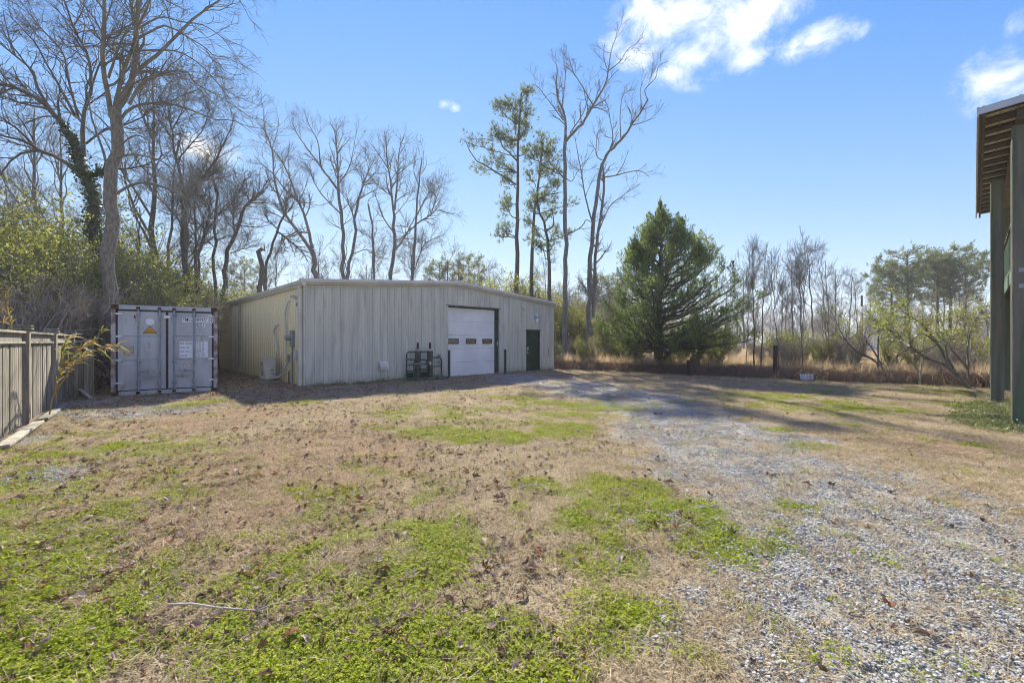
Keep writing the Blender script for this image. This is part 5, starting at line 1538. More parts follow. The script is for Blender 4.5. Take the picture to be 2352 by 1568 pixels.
far_pine(560, 80, 600, 'distant pine seen between trunks above the gutter', 69, 1.0)

# leaning shrubs and pale stems at the right
def leaner(name, label, D, conv, limbs, seed, nleaf, m_leaf, mt, n=(60, 260), cat='shrub', lmin=0):
    rng = np.random.RandomState(seed)
    P0 = []; R0 = []; tr = Geo(); fo = Geo()
    for i, (pts, r0, r1) in enumerate(limbs):
        w = [at(*conv(*p), D + rng.uniform(-.35, .35) * k) for k, p in enumerate(pts)]
        if i == 0: w[0][2] = -.05
        q = resample(w, 12, rng, r1 * .5); rr = np.linspace(r0, r1, 12)
        V, F = tubes(q[None], rr[None], 8); tr.add(V, F); P0.append(q); R0.append(rr)
    P0 = np.array(P0); R0 = np.array(R0)
    P, Q = grow(rng, P0, R0, n[0], 7, (.5, 1.5), ang=45, up=.12, tmin=.35, rmin=.007); V, F = tubes(P, Q, 4); tr.add(V, F)
    P2, Q2 = grow(rng, P, Q, n[1], 5, (.25, .7), ang=45, up=.06, tmin=.2, rmin=.004); V, F = tubes(P2, Q2, 3); tr.add(V, F)
    if nleaf:
        sel = P2[P2[:, 0, 2] > lmin]
        C, T = sample_on(rng, sel, nleaf, .1); V, F, t = leaves(rng, C + rng.normal(0, .05, C.shape), .07, .42, T, spread=.8); fo.add(V, F, t)
    b = P0[0][0].copy(); b[2] = 0
    t = empty(name, tuple(b)); tag(t, label, cat)
    for nm, g, m_ in (('stems', tr, mt), ('foliage', fo, m_leaf)):
        if g.n:
            me = g.mesh(nm); me.transform(Matrix.Translation(tuple(-b))); link(nm, me, m_, t)
leaner('leaning_shrub', 'olive-leaved shrub leaning left from beside the porch posts', 14.2, Z8,
  [([(1310, 1180), (1160, 1020), (1000, 960), (870, 870), (760, 780), (640, 700)], .06, .015), ([(1160, 1020), (1090, 880), (980, 740), (860, 650), (760, 600)], .045, .012), ([(1200, 1060), (1130, 900), (1180, 780), (1150, 700)], .04, .012), ([(1060, 850), (1000, 800), (940, 790)], .03, .01),
   ([(1300, 1100), (1290, 900), (1320, 740), (1400, 620)], .03, .01), ([(1290, 1040), (1180, 900), (1080, 830)], .035, .01)], 71, 4600, M_olive, M_barkg, n=(80, 380), lmin=1.55)
leaner('leaning_shrub', 'thin dark shrub with arching left stems in front of the grey shed', 17.5, Z8,
  [([(780, 1125), (640, 990), (480, 890), (400, 790), (360, 700)], .05, .012), ([(700, 1040), (620, 900), (560, 790), (640, 680)], .035, .01), ([(760, 1100), (690, 1000), (560, 940)], .03, .01), ([(660, 1090), (660, 800), (690, 650)], .04, .01)], 72, 2200, M_olive, M_barkg, n=(70, 320), lmin=1.6)
leaner('pale_sapling', 'pale white-barked sapling with crossing stems left of the porch', 15.5, Z8,
  [([(950, 1090), (975, 870), (1000, 740), (960, 640)], .035, .012), ([(1120, 740), (1060, 610), (970, 520)], .035, .01), ([(1160, 850), (1240, 650), (1260, 560)], .03, .01), ([(1320, 900), (1300, 700), (1190, 630)], .03, .01), ([(1290, 1000), (1320, 760), (1420, 640)], .03, .01), ([(945, 1060), (860, 910), (780, 800)], .04, .015)], 73, 0, M_olive, M_white_bark, n=(50, 200), cat='tree')
for i, (px, D, s, lab) in enumerate([(1835, 22, .9, 'yellow-green bush right of the tall dark post'), (1790, 27, 1.0, 'yellow-green bush behind the tall dark post'), (1905, 21, .62, 'small round yellow-green bush behind the corrugated sheet'), (1940, 26, .8, 'yellow-green bush in the weeds left of the grey shed'),
    (2130, 20, .9, 'yellow-green bush in front of the grey shed'), (2170, 24, 1.0, 'yellow-green bush between shed and porch'), (1425, 25, .9, 'yellow-green bush at the left foot of the broad evergreen'), (1570, 27, 1.0, 'yellow-green bush seen under the broad evergreen'), (1660, 30, 1.0, 'yellow-green bush right under the broad evergreen'), (2250, 19, .8, 'yellow-green bush at the foot of the porch posts'), (1340, 27, .7, 'yellow-green bush between the tall bare trunks')]):
    put_shrub('privet', (px - 1176) / 1000 * D, D, i * 1.1, s, lab, None, 'yellow_green_bush')

r = np.random.RandomState(90)
for i in range(22):
    e = -6 + 40 * (i + r.rand()) / 22; d = .5 + 5 * r.rand() ** 1.5
    bx_, by_ = BEY[0] * (21.5 + d) + BEY[1] * (e - 8), BEY[1] * (21.5 + d) - BEY[0] * (e - 8)
    if by_ > 8 and abs(bx_) < 1.12 * by_ and bx_ > 2: put_shrub('privet', bx_, by_, r.uniform(0, 6.28), r.uniform(.5, .85), 'low yellow-green bush standing in the dry weeds past the lawn edge', 'low bushes in the weeds', 'yellow_green_bush', sz=r.uniform(.6, .95))

# cane plant leaning out from the fence
def cane(name, label, D, stems, nl, seed):
    rng = np.random.RandomState(seed)
    st = Geo(); fo = Geo(); b = None
    for (pts, n) in stems:
        w = np.array([at(px, py, D) for px, py in pts]); w[:, 1] += np.linspace(0, rng.uniform(-.4, .3), len(w))
        if b is None: b = w[0].copy(); b[2] = 0; w[0][2] = 0
        q = resample(w, 14, rng, .006); V, F = tubes(q[None], np.linspace(.013, .004, 14)[None], 6); st.add(V, F)
        k = rng.uniform(.35, 1, n) * 12.99; i0 = k.astype(int); p = q[i0]; tg = nrm(q[i0 + 1] - q[i0])
        d = nrm(tg * .9 + rng.normal(0, .45, (n, 3)) + [.25, 0, .1]); L = rng.uniform(.14, .40, n)
        s = nrm(np.cross(d, rng.normal(size=(n, 3)))); w_ = .011
        a0, a1, a2, a3 = p, p + d * L[:, None] * .35 + [0, 0, .02], p + d * L[:, None] * .7 - np.array([0, 0, 1]) * (L * .10)[:, None], p + d * L[:, None] - np.array([0, 0, 1]) * (L * .32)[:, None]
        V = np.stack([a0 - s * .004, a0 + s * .004, a1 - s * w_, a1 + s * w_, a2 - s * w_ * .8, a2 + s * w_ * .8, a3], 1).reshape(-1, 3)
        i = np.arange(n)[:, None] * 7
        fo.add(V, [np.concatenate([i + [0, 1, 3, 2], i + [2, 3, 5, 4]]), i + [4, 5, 6]], np.repeat(rng.rand(n), 7))
    t = empty(name, tuple(b)); tag(t, label, 'cane')
    for nm, g, m_ in (('stem', st, M_cane), ('leaves', fo, M_cane)):
        me = g.mesh(nm); me.transform(Matrix.Translation(tuple(-b))); link(nm, me, m_, t)
cane('leaning_cane', 'tan and green cane leaning right across the gap before the container', 8.9,
  [([(112, 962), (128, 900), (150, 850), (185, 810), (225, 785), (262, 752)], 60), ([(128, 905), (150, 840), (165, 800), (190, 770)], 40), ([(135, 890), (170, 830), (215, 800), (262, 795)], 50)], 0, 81)
cane('leaning_cane', 'yellow cane tuft rising above the fence at the left edge', 9.3,
  [([(20, 800), (15, 740), (10, 690), (8, 655)], 40), ([(35, 800), (30, 750), (25, 700), (35, 660)], 30), ([(0, 800), (0, 740), (-6, 690)], 30)], 0, 82)

# far shed, low roof, bin and pole beyond the field
def far_shed():
    D = 55; p = at(2006, 784, D); q = at(2069, 784, D - 2)
    M_fs = mat('pale_shed_siding', (.62, .64, .68), (.54, .56, .60), scale=2, rough=.6); M_fr = mat('shed_roof_brown', (.20, .16, .14), (.15, .12, .10), scale=3)
    d = Vector((q[0] - p[0], q[1] - p[1], 0)); W = d.length
    t = empty('storage_shed', (p[0], p[1], 0), math.atan2(d.y, d.x)); tag(t, 'small grey storage shed seen through the shrubs beyond the field', 'shed')
    MB().prism([(0, 0), (W, 0), (W, 2.45), (W / 2, 3.2), (0, 2.45)], 'y', 0, 5).build('wall', M_fs, t)
    for s in (0, 1):
        x0, x1 = (-.2, W / 2) if s == 0 else (W + .2, W / 2)
        MB().add([(x0, -.2, 2.40), (x1, -.2, 3.24), (x1, 5.2, 3.24), (x0, 5.2, 2.40), (x0, -.2, 2.48), (x1, -.2, 3.32), (x1, 5.2, 3.32), (x0, 5.2, 2.48)], [(0, 1, 2, 3), (7, 6, 5, 4), (0, 4, 5, 1), (1, 5, 6, 2), (2, 6, 7, 3), (3, 7, 4, 0)]).build('roof', M_fr, t)
    MB().box(W - .06, W + .03, -.03, .06, 0, 2.42).build('corner_trim', M_signw, t); MB().box(-.03, .06, -.03, .06, 0, 2.42).build('corner_trim', M_signw, t)
    MB().box(.9, 2.4, -.03, -.001, 0, 2.0).build('door', M_fs, t)
    D = 62; p = at(1985, 784, D)
    t = empty('low_house', (p[0], p[1], 0), R(4)); tag(t, 'low house with a tan roof beyond the field, left of the grey shed', 'house')
    MB().box(0, 5.5, 0, 5, 0, 1.5).build('wall', M_fs, t)
    MB().prism([(-.4, 1.5), (5.4, 1.5), (5.4, 1.58), (-.4, 1.58)], 'x', -.4, 5.9).build('eave', M_signw, t)
    MB().prism([(-.4, 1.581), (5.4, 1.581), (2.5, 2.5)], 'x', -.4, 5.9).build('roof', mat('tan_shingles', (.34, .29, .23), (.28, .24, .19), scale=6), t)
    g = at(2053, 784, 50)
    t = empty('green_bin', (g[0], g[1], 0)); tag(t, 'dark green bin standing before the grey shed', 'bin')
    MB().prism([(-.38, .1), (.38, .1), (.5, 1.7), (-.5, 1.7)], 'y', -.4, .4).build('body', M_dgreen, t); MB().prism([(-.54, 1.701), (.54, 1.701), (.4, 1.95), (-.4, 1.95)], 'y', -.45, .45).build('lid', M_dgreen, t)
    g = at(1979, 784, 48)
    t = empty('utility_pole', (g[0], g[1], 0)); tag(t, 'dark utility pole with a white box beyond the field', 'utility pole')
    MB().tube([(0, 0, -.1), (.02, 0, 6.6)], [.13, .10], 10).build('pole', M_barkd, t, True)
    MB().box(-.25, .17, -.35, -.13, 4.75, 5.35, .03).build('transformer_box', M_signw, t); MB().tube([(-.15, -.18, 2.6), (-.15, -.18, 4.75)], .035, 6).build('conduit', M_pvc, t)
far_shed()

# ---------------------------------------------------------------- scattered ground cover (one object each, instances of small clumps)
def scatter(name, protos, P, rot, scl, idx, label, cat, parent=None):
    col = bpy.data.collections.new(name + '_pieces')
    for k, (me, m_) in enumerate(protos):
        if not len(me.materials): me.materials.append(m_)
        o = bpy.data.objects.new('%s_piece_%02d' % (name, k), me); col.objects.link(o)
    me = bpy.data.meshes.new(name)
    n = len(P)
    me.vertices.add(n); me.vertices.foreach_set('co', np.asarray(P, np.float32).ravel())
    a = me.attributes.new('rot', 'FLOAT_VECTOR', 'POINT'); a.data.foreach_set('vector', np.asarray(rot, np.float32).ravel())
    a = me.attributes.new('scl', 'FLOAT', 'POINT'); a.data.foreach_set('value', np.asarray(scl, np.float32))
    a = me.attributes.new('idx', 'INT', 'POINT'); a.data.foreach_set('value', np.asarray(idx, np.int32))
    o = bpy.data.objects.new(name, me); COL.objects.link(o)
    ng = bpy.data.node_groups.new(name + '_nodes', 'GeometryNodeTree')
    ng.interface.new_socket('Geometry', in_out='INPUT', socket_type='NodeSocketGeometry'); ng.interface.new_socket('Geometry', in_out='OUTPUT', socket_type='NodeSocketGeometry')
    N, L = ng.nodes, ng.links
    gi = N.new('NodeGroupInput'); go = N.new('NodeGroupOutput'); ip = N.new('GeometryNodeInstanceOnPoints'); ci = N.new('GeometryNodeCollectionInfo')
    ci.inputs['Collection'].default_value = col; ci.inputs['Separate Children'].default_value = True; ci.inputs['Reset Children'].default_value = True
    def na(nm, ty):
        x = N.new('GeometryNodeInputNamedAttribute'); x.data_type = ty; x.inputs['Name'].default_value = nm
        return [s for s in x.outputs if s.name == 'Attribute' and s.enabled][0]
    L.new(gi.outputs[0], ip.inputs['Points']); L.new(ci.outputs[0], ip.inputs['Instance']); ip.inputs['Pick Instance'].default_value = True
    L.new(na('idx', 'INT'), ip.inputs['Instance Index']); L.new(na('scl', 'FLOAT'), ip.inputs['Scale'])
    e = N.new('FunctionNodeEulerToRotation'); L.new(na('rot', 'FLOAT_VECTOR'), e.inputs[0]); L.new(e.outputs[0], ip.inputs['Rotation'])
    L.new(ip.outputs[0], go.inputs[0])
    md = o.modifiers.new('scatter', 'NODES'); md.node_group = ng
    tag(o, label, cat, kind='stuff')
    return o

def blade_patch(rng, n, rad, L, w, el, clump=False):
    """n bent blades; el: range of elevation in degrees"""
    a = rng.uniform(0, 2 * np.pi, n); rr = rad * np.sqrt(rng.rand(n))
    b = np.stack([np.cos(a) * rr, np.sin(a) * rr, np.zeros(n)], 1)
    az = rng.uniform(0, 2 * np.pi, n); e = np.radians(rng.uniform(el[0], el[1], n)); ll = rng.uniform(L[0], L[1], n)[:, None]
    h = np.stack([np.cos(az), np.sin(az), np.zeros(n)], 1)
    d = h * np.cos(e)[:, None] + np.array([0, 0, 1]) * np.sin(e)[:, None]
    s = np.stack([-np.sin(az), np.cos(az), np.zeros(n)], 1) * (w * rng.uniform(.7, 1.3, n))[:, None]
    m = b + d * ll * .55; t = b + d * ll * .9 + h * ll * .12 - np.array([0, 0, 1]) * ll * .06
    b = b - [0, 0, .004]
    V = np.stack([b - s, b + s, m + s * .8, m - s * .8, t], 1).reshape(-1, 3)
    i = np.arange(n)[:, None] * 5
    return V, [i + [0, 1, 2, 3], i + [3, 2, 4]], np.repeat(rng.rand(n), 5)

def one(fn, seed, name):
    g = Geo(); r = np.random.RandomState(seed); fn(g, r); return g.mesh(name)
def p_dead(g, r): g.add(*blade_patch(r, 46, .14, (.035, .10), .0019, (2, 38)))
def p_clover(g, r):
    n = 42
    a = r.uniform(0, 6.28, n); q = .11 * np.sqrt(r.rand(n)); c = np.stack([np.cos(a) * q, np.sin(a) * q, r.uniform(.008, .035, n) * (1 - q / .2)], 1)
    C = np.repeat(c, 3, 0); az = np.repeat(r.uniform(0, 6.28, n), 3) + np.tile([0, 2.09, 4.19], n)
    l = np.repeat(r.uniform(.007, .013, n), 3)[:, None]
    d = np.stack([np.cos(az), np.sin(az), r.uniform(-.25, .5, 3 * n)], 1); s = np.stack([-np.sin(az), np.cos(az), r.uniform(-.4, .4, 3 * n)], 1) * .42
    V = np.stack([C, C + d * l * .6 + s * l, C + d * l, C + d * l * .6 - s * l], 1).reshape(-1, 3)
    g.add(V, np.arange(12 * n).reshape(-1, 4), np.repeat(r.rand(n), 12))
    g.add(*blade_patch(r, 9, .11, (.02, .055), .0015, (25, 75)))
def p_moss(g, r):
    g.add(*blade_patch(r, 70, .12, (.012, .035), .0022, (15, 75)))
ICO_V = None
def ico():
    t = (1 + 5 ** .5) / 2
    v = nrm(np.array([(-1, t, 0), (1, t, 0), (-1, -t, 0), (1, -t, 0), (0, -1, t), (0, 1, t), (0, -1, -t), (0, 1, -t), (t, 0, -1), (t, 0, 1), (-t, 0, -1), (-t, 0, 1)], float))
    f = np.array([(0, 11, 5), (0, 5, 1), (0, 1, 7), (0, 7, 10), (0, 10, 11), (1, 5, 9), (5, 11, 4), (11, 10, 2), (10, 7, 6), (7, 1, 8), (3, 9, 4), (3, 4, 2), (3, 2, 6), (3, 6, 8), (3, 8, 9), (4, 9, 5), (2, 4, 11), (6, 2, 10), (8, 6, 7), (9, 8, 1)])
    return v, f
IV, IF = ico()
def p_gravel(g, r):
    for k in range(46):
        a = r.uniform(0, 6.28); q = .14 * math.sqrt(r.rand()); s = r.uniform(.004, .0098) * (1.35 if r.rand() < .15 else 1)
        A = np.linalg.qr(r.normal(size=(3, 3)))[0]
        V = (IV * (1 + r.uniform(-.22, .22, (12, 1)))) * (s * r.uniform(.7, 1.25, 3)) @ A
        V[:, 2] *= .5
        g.add(V + [math.cos(a) * q, math.sin(a) * q, s * .25], IF, r.rand())
def leaf_mesh(g, r, L=.085):
    n = 11
    lob = r.choice([3, 5]); an = np.linspace(0, 2 * np.pi, n, endpoint=False)
    rad = L * .5 * (1 + .34 * np.cos(lob * an + r.uniform(0, 1)) + r.uniform(-.14, .14, n)); 
    x = np.cos(an) * rad * r.uniform(.95, 1.35); y = np.sin(an) * rad * r.uniform(.55, .85)
    X = np.concatenate([[0], x * .5, x]); Y = np.concatenate([[0], y * .5, y])
    cu, cv, tw = r.uniform(-6, 12), r.uniform(5, 24), r.uniform(-8, 8)
    Zc = cu * X * X + cv * Y * Y + tw * X * Y + r.normal(0, .0045, len(X)); Zc -= Zc.min() - .003
    V = np.stack([X, Y, Zc], 1); i = np.arange(n); j = (i + 1) % n
    g.add(V, [np.stack([np.zeros(n, int), 1 + i, 1 + j], 1), np.stack([1 + i, 1 + n + i, 1 + n + j, 1 + j], 1)], r.rand())
M_dead = mat('dead_grass', (.3, .2, .1), tint=.75, rnd=.25, tintcol=[(.20, .15, .095), (.38, .30, .19), (.50, .415, .275), (.60, .52, .38)], rough=.85, trans=.4, spec=.08)
M_clov = mat('clover_leaves', (.1, .2, .03), tint=.7, rnd=.3, tintcol=[(.12, .16, .006), (.26, .32, .014), (.44, .46, .04)], rough=.6, trans=.45, spec=.12)
M_moss = mat('short_green_grass', (.1, .2, .03), tint=.65, rnd=.35, tintcol=[(.15, .18, .010), (.29, .32, .018), (.44, .42, .05)], rough=.6, trans=.4)
M_stone = mat('gravel_stones', (.3, .3, .3), tint=.8, rnd=.2, tintcol=[(.13, .13, .13), (.25, .255, .25), (.35, .35, .345), (.48, .475, .46)], rough=.9, spec=.08)
M_leaf = mat('dry_fallen_leaves', (.2, .1, .05), rnd=1, tintcol=[(.08, .05, .035), (.17, .11, .07), (.27, .185, .125), (.38, .29, .21), (.46, .38, .30), (.27, .13, .06), (.12, .075, .05)], rough=.9, trans=.2, spec=.06)
M_gum = mat('dark_seed_balls', (.08, .052, .036), (.12, .08, .055), scale=60, rough=.9)
M_ivyg = mat('ground_ivy', (.1, .15, .05), tint=.7, rnd=.3, tintcol=[(.09, .11, .035), (.19, .22, .07), (.30, .31, .13)], rough=.45, trans=.35)
M_straw = mat('tall_dry_weeds', (.3, .2, .1), tint=.6, rnd=.4, tintcol=[(.32, .24, .16), (.50, .39, .25), (.66, .48, .29), (.64, .56, .41)], rough=.8, trans=.5)
M_bram = mat('bramble_tangle', (.1, .07, .05), tint=1, tintcol=[(.10, .068, .048), (.21, .14, .095), (.34, .235, .16)], rough=.85)

PD = [(one(p_dead, 300 + i, 'dead_grass_clump'), M_dead) for i in range(5)]
PC = [(one(p_clover, 320 + i, 'clover_clump'), M_clov) for i in range(4)]
PM = [(one(p_moss, 340 + i, 'green_grass_clump'), M_moss) for i in range(3)]
PG = [(one(p_gravel, 360 + i, 'gravel_clump'), M_stone) for i in range(4)]
PL_ = [(one(lambda g, r: leaf_mesh(g, r, r.uniform(.06, .11)), 380 + i, 'dry_leaf'), M_leaf) for i in range(9)]

def field(n0, Y0, Y1, dens, falloff=1.0, ref=3.5, seed=0, wide=1.28):
    """random ground points in the wedge the photo sees, denser near"""
    r = np.random.RandomState(seed)
    yy = np.linspace(Y0, Y1, 600)
    den = dens * np.minimum(1, (ref / yy) ** falloff)
    w = 2 * wide * yy + 2
    cdf = np.cumsum(den * w) * (yy[1] - yy[0]); n = int(cdf[-1])
    y = np.interp(r.rand(n) * cdf[-1], cdf, yy); x = (r.rand(n) * 2 - 1) * (wide * y + 1)
    return x, y, r
def inside_shed(x, y):
    dx, dy = x - BL.x, y - BL.y
    lx = dx * AX.x + dy * AX.y; ly = dx * BX.x + dy * BX.y
    cx = (x + 11.2) * math.cos(R(35)) + (y - 12.15) * math.sin(R(35)); cy = -(x + 11.2) * math.sin(R(35)) + (y - 12.15) * math.cos(R(35))
    return ((lx > -.02) & (lx < BW + .1) & (ly > -.02) & (ly < BD)) | ((cx > -.05) & (cx < 2.5) & (cy > 0) & (cy < 12.2))
def lawn(x, y):
    fence_side = (x + 9.15) * FN.x + (y - 8.24) * FN.y
    return (BEY[0] * x + BEY[1] * y < 21.6) & ~inside_shed(x, y) & (fence_side > .02)
def rot3(r, n, tilt=.12):
    return np.stack([r.normal(0, tilt, n), r.normal(0, tilt, n), r.uniform(0, 6.28, n)], 1)
def put(name, protos, dens, falloff, ref, seed, keep, smin, smax, label, cat, grow_=.0, tilt=.12, Y0=1.2, Y1=24, z=0.0):
    x, y, r = field(0, Y0, Y1, dens, falloff, ref, seed)
    g, gv, w = masks(x, y)
    k = lawn(x, y) & (r.rand(len(x)) < keep(x, y, g, gv, w))
    x, y = x[k], y[k]; n = len(x)
    s = r.uniform(smin, smax, n) * (1 + grow_ * np.maximum(0, y - 4))
    scatter(name, protos, np.stack([x, y, gz(x, y) + z], 1), rot3(r, n, tilt), s, r.randint(0, len(protos), n), label, cat)
    return n
cnt = {}
sst = lambda v, a, b: np.clip((v - a) / (b - a), 0, 1)
cnt['dead'] = put('dead_grass', PD, 150, 1.25, 3.5, 1, lambda x, y, g, gv, w: (1 - .6 * sst(g, .3, .7)) * (1 - .5 * sst(gv, .35, .95)), .7, 1.25, 'dry tan dead grass covering most of the lawn', 'grass', .05)
cnt['clover'] = put('clover', PC, 210, 1.2, 3.5, 2, lambda x, y, g, gv, w: sst(g, .22, .72) * (.25 + .75 * (y < 4.2)) + .02, .7, 1.3, 'bright green clover in patches over the lawn', 'clover', .06)
cnt['moss'] = put('green_grass', PM, 190, 1.1, 3.5, 3, lambda x, y, g, gv, w: sst(g, .22, .72) * np.where(y > 4.2, .9, .3), .7, 1.3, 'short green grass in patches over the lawn', 'grass', .07)
cnt['gravel'] = put('gravel', PG, 150, 1.15, 3.5, 4, lambda x, y, g, gv, w: sst(gv, .2, .85) * .95, .75, 1.25, 'grey gravel of the worn driveway', 'gravel', .05)
# fallen leaves: the largest in view as individuals, the rest as one cover
def leaf_keep(x, y, g, gv, w):
    left = np.clip((3.0 - x) / 5, .10, 1)
    cl = fbm(x * 1.6 + 9, y * 1.6 + 3); nearb = ((x - BL.x) * AX.x + (y - BL.y) * AX.y)
    alley = (x < -6.3) & (y > 11.5)
    return np.where(alley, 1.0, np.clip((cl - .36) * 4, .08, 1) * left * .75)
x, y, r = field(0, 1.2, 24, 520, 1.0, 3.0, 5)
g_, gv_, w_ = masks(x, y)
k = lawn(x, y) & (r.rand(len(x)) < leaf_keep(x, y, g_, gv_, w_)); x, y = x[k], y[k]
lx_ = r.uniform(-2.9, -.06, 3600); ly_ = r.uniform(-1.2, 10, 3600)
ax_ = BL.x + AX.x * lx_ + BX.x * ly_; ay_ = BL.y + AX.y * lx_ + BX.y * ly_; kk = ~inside_shed(ax_, ay_)
x = np.concatenate([x, ax_[kk]]); y = np.concatenate([y, ay_[kk]])
o_ = np.argsort(y); x, y = x[o_], y[o_]
rt = rot3(r, len(x), .3); ss = .2 + .6 * r.rand(len(x)) ** 2.2 * (1 + .02 * np.maximum(0, y - 4)); ii = r.randint(0, len(PL_), len(x))
inview = np.where((y > 2.0) & (np.abs(x) < 1.17 * y))[0][:280]
for j in inview:
    o = link('fallen_leaf', PL_[ii[j]][0], PL_[ii[j]][1], None, (x[j], y[j], gz(x[j:j + 1], y[j:j + 1])[0] + .018), tuple(rt[j])); s = ss[j] * .9; o.scale = (s, s, s)
    tag(o, 'curled dry brown leaf lying on the near part of the lawn', 'leaf', 'fallen leaves near the camera')
rest = np.setdiff1d(np.arange(len(x)), inview)
scatter('leaf_litter', PL_, np.stack([x[rest], y[rest], gz(x[rest], y[rest]) + .014], 1), rt[rest], ss[rest], ii[rest], 'dry brown fallen leaves scattered over lawn and bare ground', 'leaves')
# spiky seed balls
gb = Geo()
rr_ = np.random.RandomState(8)
Vb = IV * .016; gb.add(Vb, IF, .5)
for k in range(12):
    d = IV[k]; s = nrm(np.cross(d, [.3, .5, .7])); q = np.cross(d, s)
    gb.add(np.stack([d * .013 + s * .005, d * .013 - s * .003 + q * .004, d * .013 - s * .003 - q * .004, d * .023]), np.array([(0, 1, 3), (1, 2, 3), (2, 0, 3)]), .5)
gball = gb.mesh('seed_ball'); gball.materials.append(M_gum)
x, y, r = field(0, 2.6, 16, .7, .3, 4, 9)
k = lawn(x, y) & (x < 2) & (np.abs(x) < 1.15 * y); x, y = x[k][:130], y[k][:130]
for j in range(len(x)):
    o = link('seed_ball', gball, None, None, (x[j], y[j], gz(x[j:j + 1], y[j:j + 1])[0] + .022), (r.rand() * 6, r.rand() * 6, 0)); s = r.uniform(.75, 1.15); o.scale = (s, s, s)
    tag(o, 'dark spiky seed ball lying on the lawn', 'seed ball', 'seed balls on the lawn')
# fallen branch in the foreground and a few sticks
def stick(name, label, pts, r0, forks=()):
    m = MB()
    def path(pp): return [tuple(gnd(*p) + np.array([0, 0, .035 + .012 * math.sin(i * 1.7)])) for i, p in enumerate(pp)]
    p = path(pts); m.tube(p, [r0 * (1 - .7 * i / (len(p) - 1)) for i in range(len(p))], 7)
    o = m.build('stem', M_white_bark, None, True); par = empty(name); tag(par, label, 'branch'); o.parent = par
    for f in forks:
        q = path(f); MB().tube(q, [r0 * .5 * (1 - .7 * i / (len(q) - 1)) for i in range(len(q))], 6).build('twig', M_twigd, par, True)
stick('fallen_branch', 'thin pale fallen branch lying across the grass in the foreground', [(385, 1402), (440, 1404), (500, 1407), (590, 1411), (625, 1404), (680, 1396), (745, 1384)], .0075,
      [[(590, 1411), (620, 1380), (650, 1350), (690, 1320)], [(560, 1410), (580, 1360), (610, 1310), (640, 1280)], [(590, 1411), (600, 1425), (640, 1440)]])
stick('fallen_stick', 'short pale stick lying in the middle of the lawn', [(1195, 1128), (1215, 1122), (1250, 1124), (1262, 1132)], .007)
stick('fallen_stick', 'thin stick lying on the gravel edge at the left by the container', [(215, 928), (280, 914), (350, 905)], .012)

# ground ivy at the porch posts
def p_ivy(g, r):
    n = 60; a = r.uniform(0, 6.28, n); q = .22 * np.sqrt(r.rand(n)); C = np.stack([np.cos(a) * q, np.sin(a) * q, r.uniform(.01, .12, n)], 1)
    V, F, t = leaves(r, C, .045, .75, np.array([[0, 0, .35]])); g.add(V, F, t)
PIV = [(one(p_ivy, 400 + i, 'ivy_clump'), M_ivyg) for i in range(3)]
x, y, r = field(0, 6, 15, 34, .0, 4, 11)
c1, c2 = gnd(2250, 965), gnd(2200, 925)
k = (((x - 10.6) * AX.x + (y - 9.2) * AX.y) / 3.2) ** 2 + (((x - 10.6) * -AX.y + (y - 9.2) * AX.x) / .95) ** 2 + (fbm(x * 1.5, y * 1.5) - .5) * 1.6 < 1
x, y = x[k], y[k]
scatter('ground_ivy', PIV, np.stack([x, y, gz(x, y)], 1), rot3(r, len(x)), r.uniform(.45, .85, len(x)), r.randint(0, 3, len(x)), 'low grey-green ivy round the feet of the porch posts', 'ivy')
# weeds along the foot of the front wall
x = []; r = np.random.RandomState(12)
tt = np.concatenate([r.uniform(.2, 5.5, 150), r.uniform(9.2, 12.6, 40)]); oo = -np.abs(r.normal(.05, .12, len(tt)))
Pw = np.stack([BL.x + AX.x * tt + BX.x * oo, BL.y + AX.y * tt + BX.y * oo], 1)
scatter('wall_foot_weeds', PIV[:1] + PM[:1], np.concatenate([Pw, gz(Pw[:, 0], Pw[:, 1])[:, None]], 1), rot3(r, len(tt)), r.uniform(.4, 1.1, len(tt)), r.randint(0, 2, len(tt)), 'small green weeds along the foot of the front wall', 'weeds')

# tall weeds, brush and bramble beyond the lawn edge
def p_straw(g, r): g.add(*blade_patch(r, 46, .26, (.5, 1.35), .005, (62, 89)))
def p_bram(g, r):
    n = 26; b = np.stack([r.uniform(-.4, .4, n), r.uniform(-.4, .4, n), np.zeros(n)], 1); az = r.uniform(0, 6.28, n); L = r.uniform(.5, 1.3, n)
    h = np.stack([np.cos(az), np.sin(az), np.zeros(n)], 1) * L[:, None] * .5; up_ = np.array([0, 0, 1]) * (r.uniform(.2, .75, n))[:, None]
    P = np.stack([b, b + h * .45 + up_ * .8, b + h + up_, b + h * 1.6 + up_ * .55, b + h * 2 + up_ * .1], 1) + r.normal(0, .03, (n, 5, 3))
    V, F = tubes(P, np.full((n, 5), .0042), 3); g.add(V, F, r.rand())
    C, T = sample_on(r, P, 170, .1); V, F, t = leaves(r, C + r.normal(0, .05, C.shape), .06, .6); g.add(V, F, t)
    a = r.uniform(-.5, .5, (90, 3)) * [1, 1, .0]; V, F, t = leaves(r, a + [0, 0, .03], .09, .6); g.add(V, F, t)
PS = [(one(p_straw, 420 + i, 'straw_clump'), M_straw) for i in range(4)]
PB = [(one(p_bram, 430 + i, 'bramble_clump'), M_bram) for i in range(4)]
def beyond(n, d0, d1, seed, e0=-9, e1=36):
    """points by distance past the lawn edge (d) and along it (e)"""
    r = np.random.RandomState(seed)
    d = d0 + (d1 - d0) * r.rand(n) ** 1.6; e = r.uniform(e0, e1, n)
    x = BEY[0] * (21.5 + d) + BEY[1] * (e - 8); y = BEY[1] * (21.5 + d) - BEY[0] * (e - 8)
    k = ~inside_shed(x, y) & (y > 3) & (x > -.42 * y - 2) & (np.abs(x) < 1.35 * y)
    return x[k], y[k], d[k], r
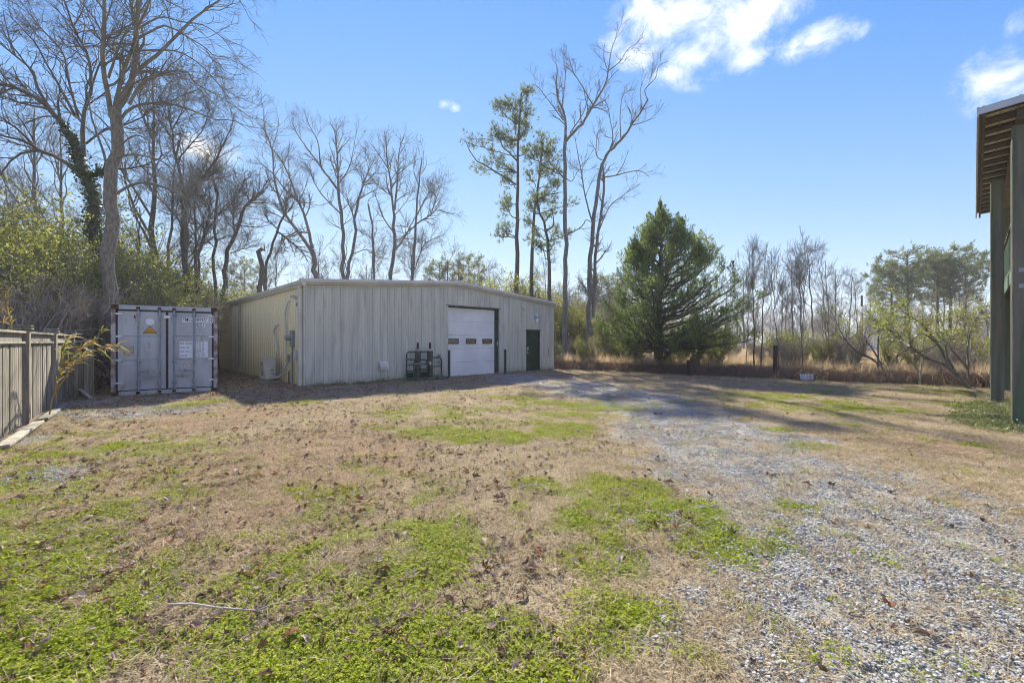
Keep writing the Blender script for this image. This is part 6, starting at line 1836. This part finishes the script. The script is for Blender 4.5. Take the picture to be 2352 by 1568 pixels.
x, y, d, r = beyond(15000, .5, 40, 21)
k = (fbm(x * .25, y * .25) > .42) & (r.rand(len(x)) < .8); x, y, d = x[k], y[k], d[k]
scatter('tall_dry_weeds', PS, np.stack([x, y, np.zeros(len(x))], 1), rot3(r, len(x), .1), r.uniform(.35, .95, len(x)) * (.5 + .9 * fbm(x * .5, y * .5)), r.randint(0, 4, len(x)), 'tall tan and rust coloured dry weeds beyond the lawn edge', 'weeds')
x, y, d, r = beyond(2600, -.1, 2.0, 22)
scatter('bramble_edge', PB, np.stack([x, y, np.zeros(len(x)) - .02], 1), rot3(r, len(x), .1), r.uniform(.35, .75, len(x)), r.randint(0, 4, len(x)), 'low dark tangle of brambles and leaves along the lawn edge', 'brambles')
x, y, d, r = beyond(150, 1.5, 40, 23)
px_ = 1176 + 1000 * x / y; k = ~((px_ > 1975) & (px_ < 2125)); x, y = x[k], y[k]
M_palebrush = mat('pale_brush_twigs', (.33, .29, .24), (.23, .20, .165), scale=2, rough=.95)
br_ = protoS['brush'][0].copy(); br_.materials.clear(); br_.materials.append(M_palebrush)
PBR = [(br_, M_palebrush), (br_.copy(), M_palebrush)]
scatter('field_brush', PBR, np.stack([x, y, np.zeros(len(x))], 1), rot3(r, len(x), .05), r.uniform(.35, .8, len(x)), r.randint(0, 2, len(x)), 'grey leafless brush standing among the tall weeds', 'brush')
# far dense wood that reads as one mass
r = np.random.RandomState(31); n = 560
px = r.uniform(-200, 2500, n); D = r.uniform(66, 120, n); x = (px - 1176) / 1000 * D
PW = []
for k in (2, 3, 5):
    fm = protoN[k][1].copy(); fm.materials.clear(); fm.materials.append(M_palebrush); PW.append((fm, M_palebrush))
scatter('far_woods', PW, np.stack([x, D, np.full(n, -1.2)], 1), rot3(r, n, .02), r.uniform(.55, 1.0, n), r.randint(0, 3, n), 'far-off grey-brown leafless wood along the horizon', 'woods')
# leafy ground brush at the left behind the fence and in the alley
r = np.random.RandomState(33); n = 380
px = r.uniform(-80, 480, n); D = r.uniform(13, 30, n); x = (px - 1176) / 1000 * D
k = ~inside_shed(x, D) & (((x + 9.15) * FN.x + (D - 8.24) * FN.y) < -.3); x, D = x[k], D[k]
scatter('thicket_floor', PB, np.stack([x, D, np.zeros(len(x))], 1), rot3(r, len(x), .1), r.uniform(.9, 2.0, len(x)), r.randint(0, 4, len(x)), 'brown tangle of vines on the ground behind the fence', 'brambles')

# light winter haze: the air over yard and field
def haze():
    m = bpy.data.materials.new('haze_air'); m.use_nodes = True
    N, L = m.node_tree.nodes, m.node_tree.links
    N.remove(N['Principled BSDF'])
    v = N.new('ShaderNodeVolumePrincipled')
    v.inputs['Color'].default_value = (.92, .95, 1, 1); v.inputs['Density'].default_value = HAZE; v.inputs['Anisotropy'].default_value = .25
    L.new(v.outputs[0], N['Material Output'].inputs['Volume'])
    o = MB().box(-1340, 1340, -1340, 1340, -3, 32).build('haze', m)
    tag(o, 'thin pale winter haze over yard and field', 'haze', kind='stuff')
HAZE = .0007
haze()
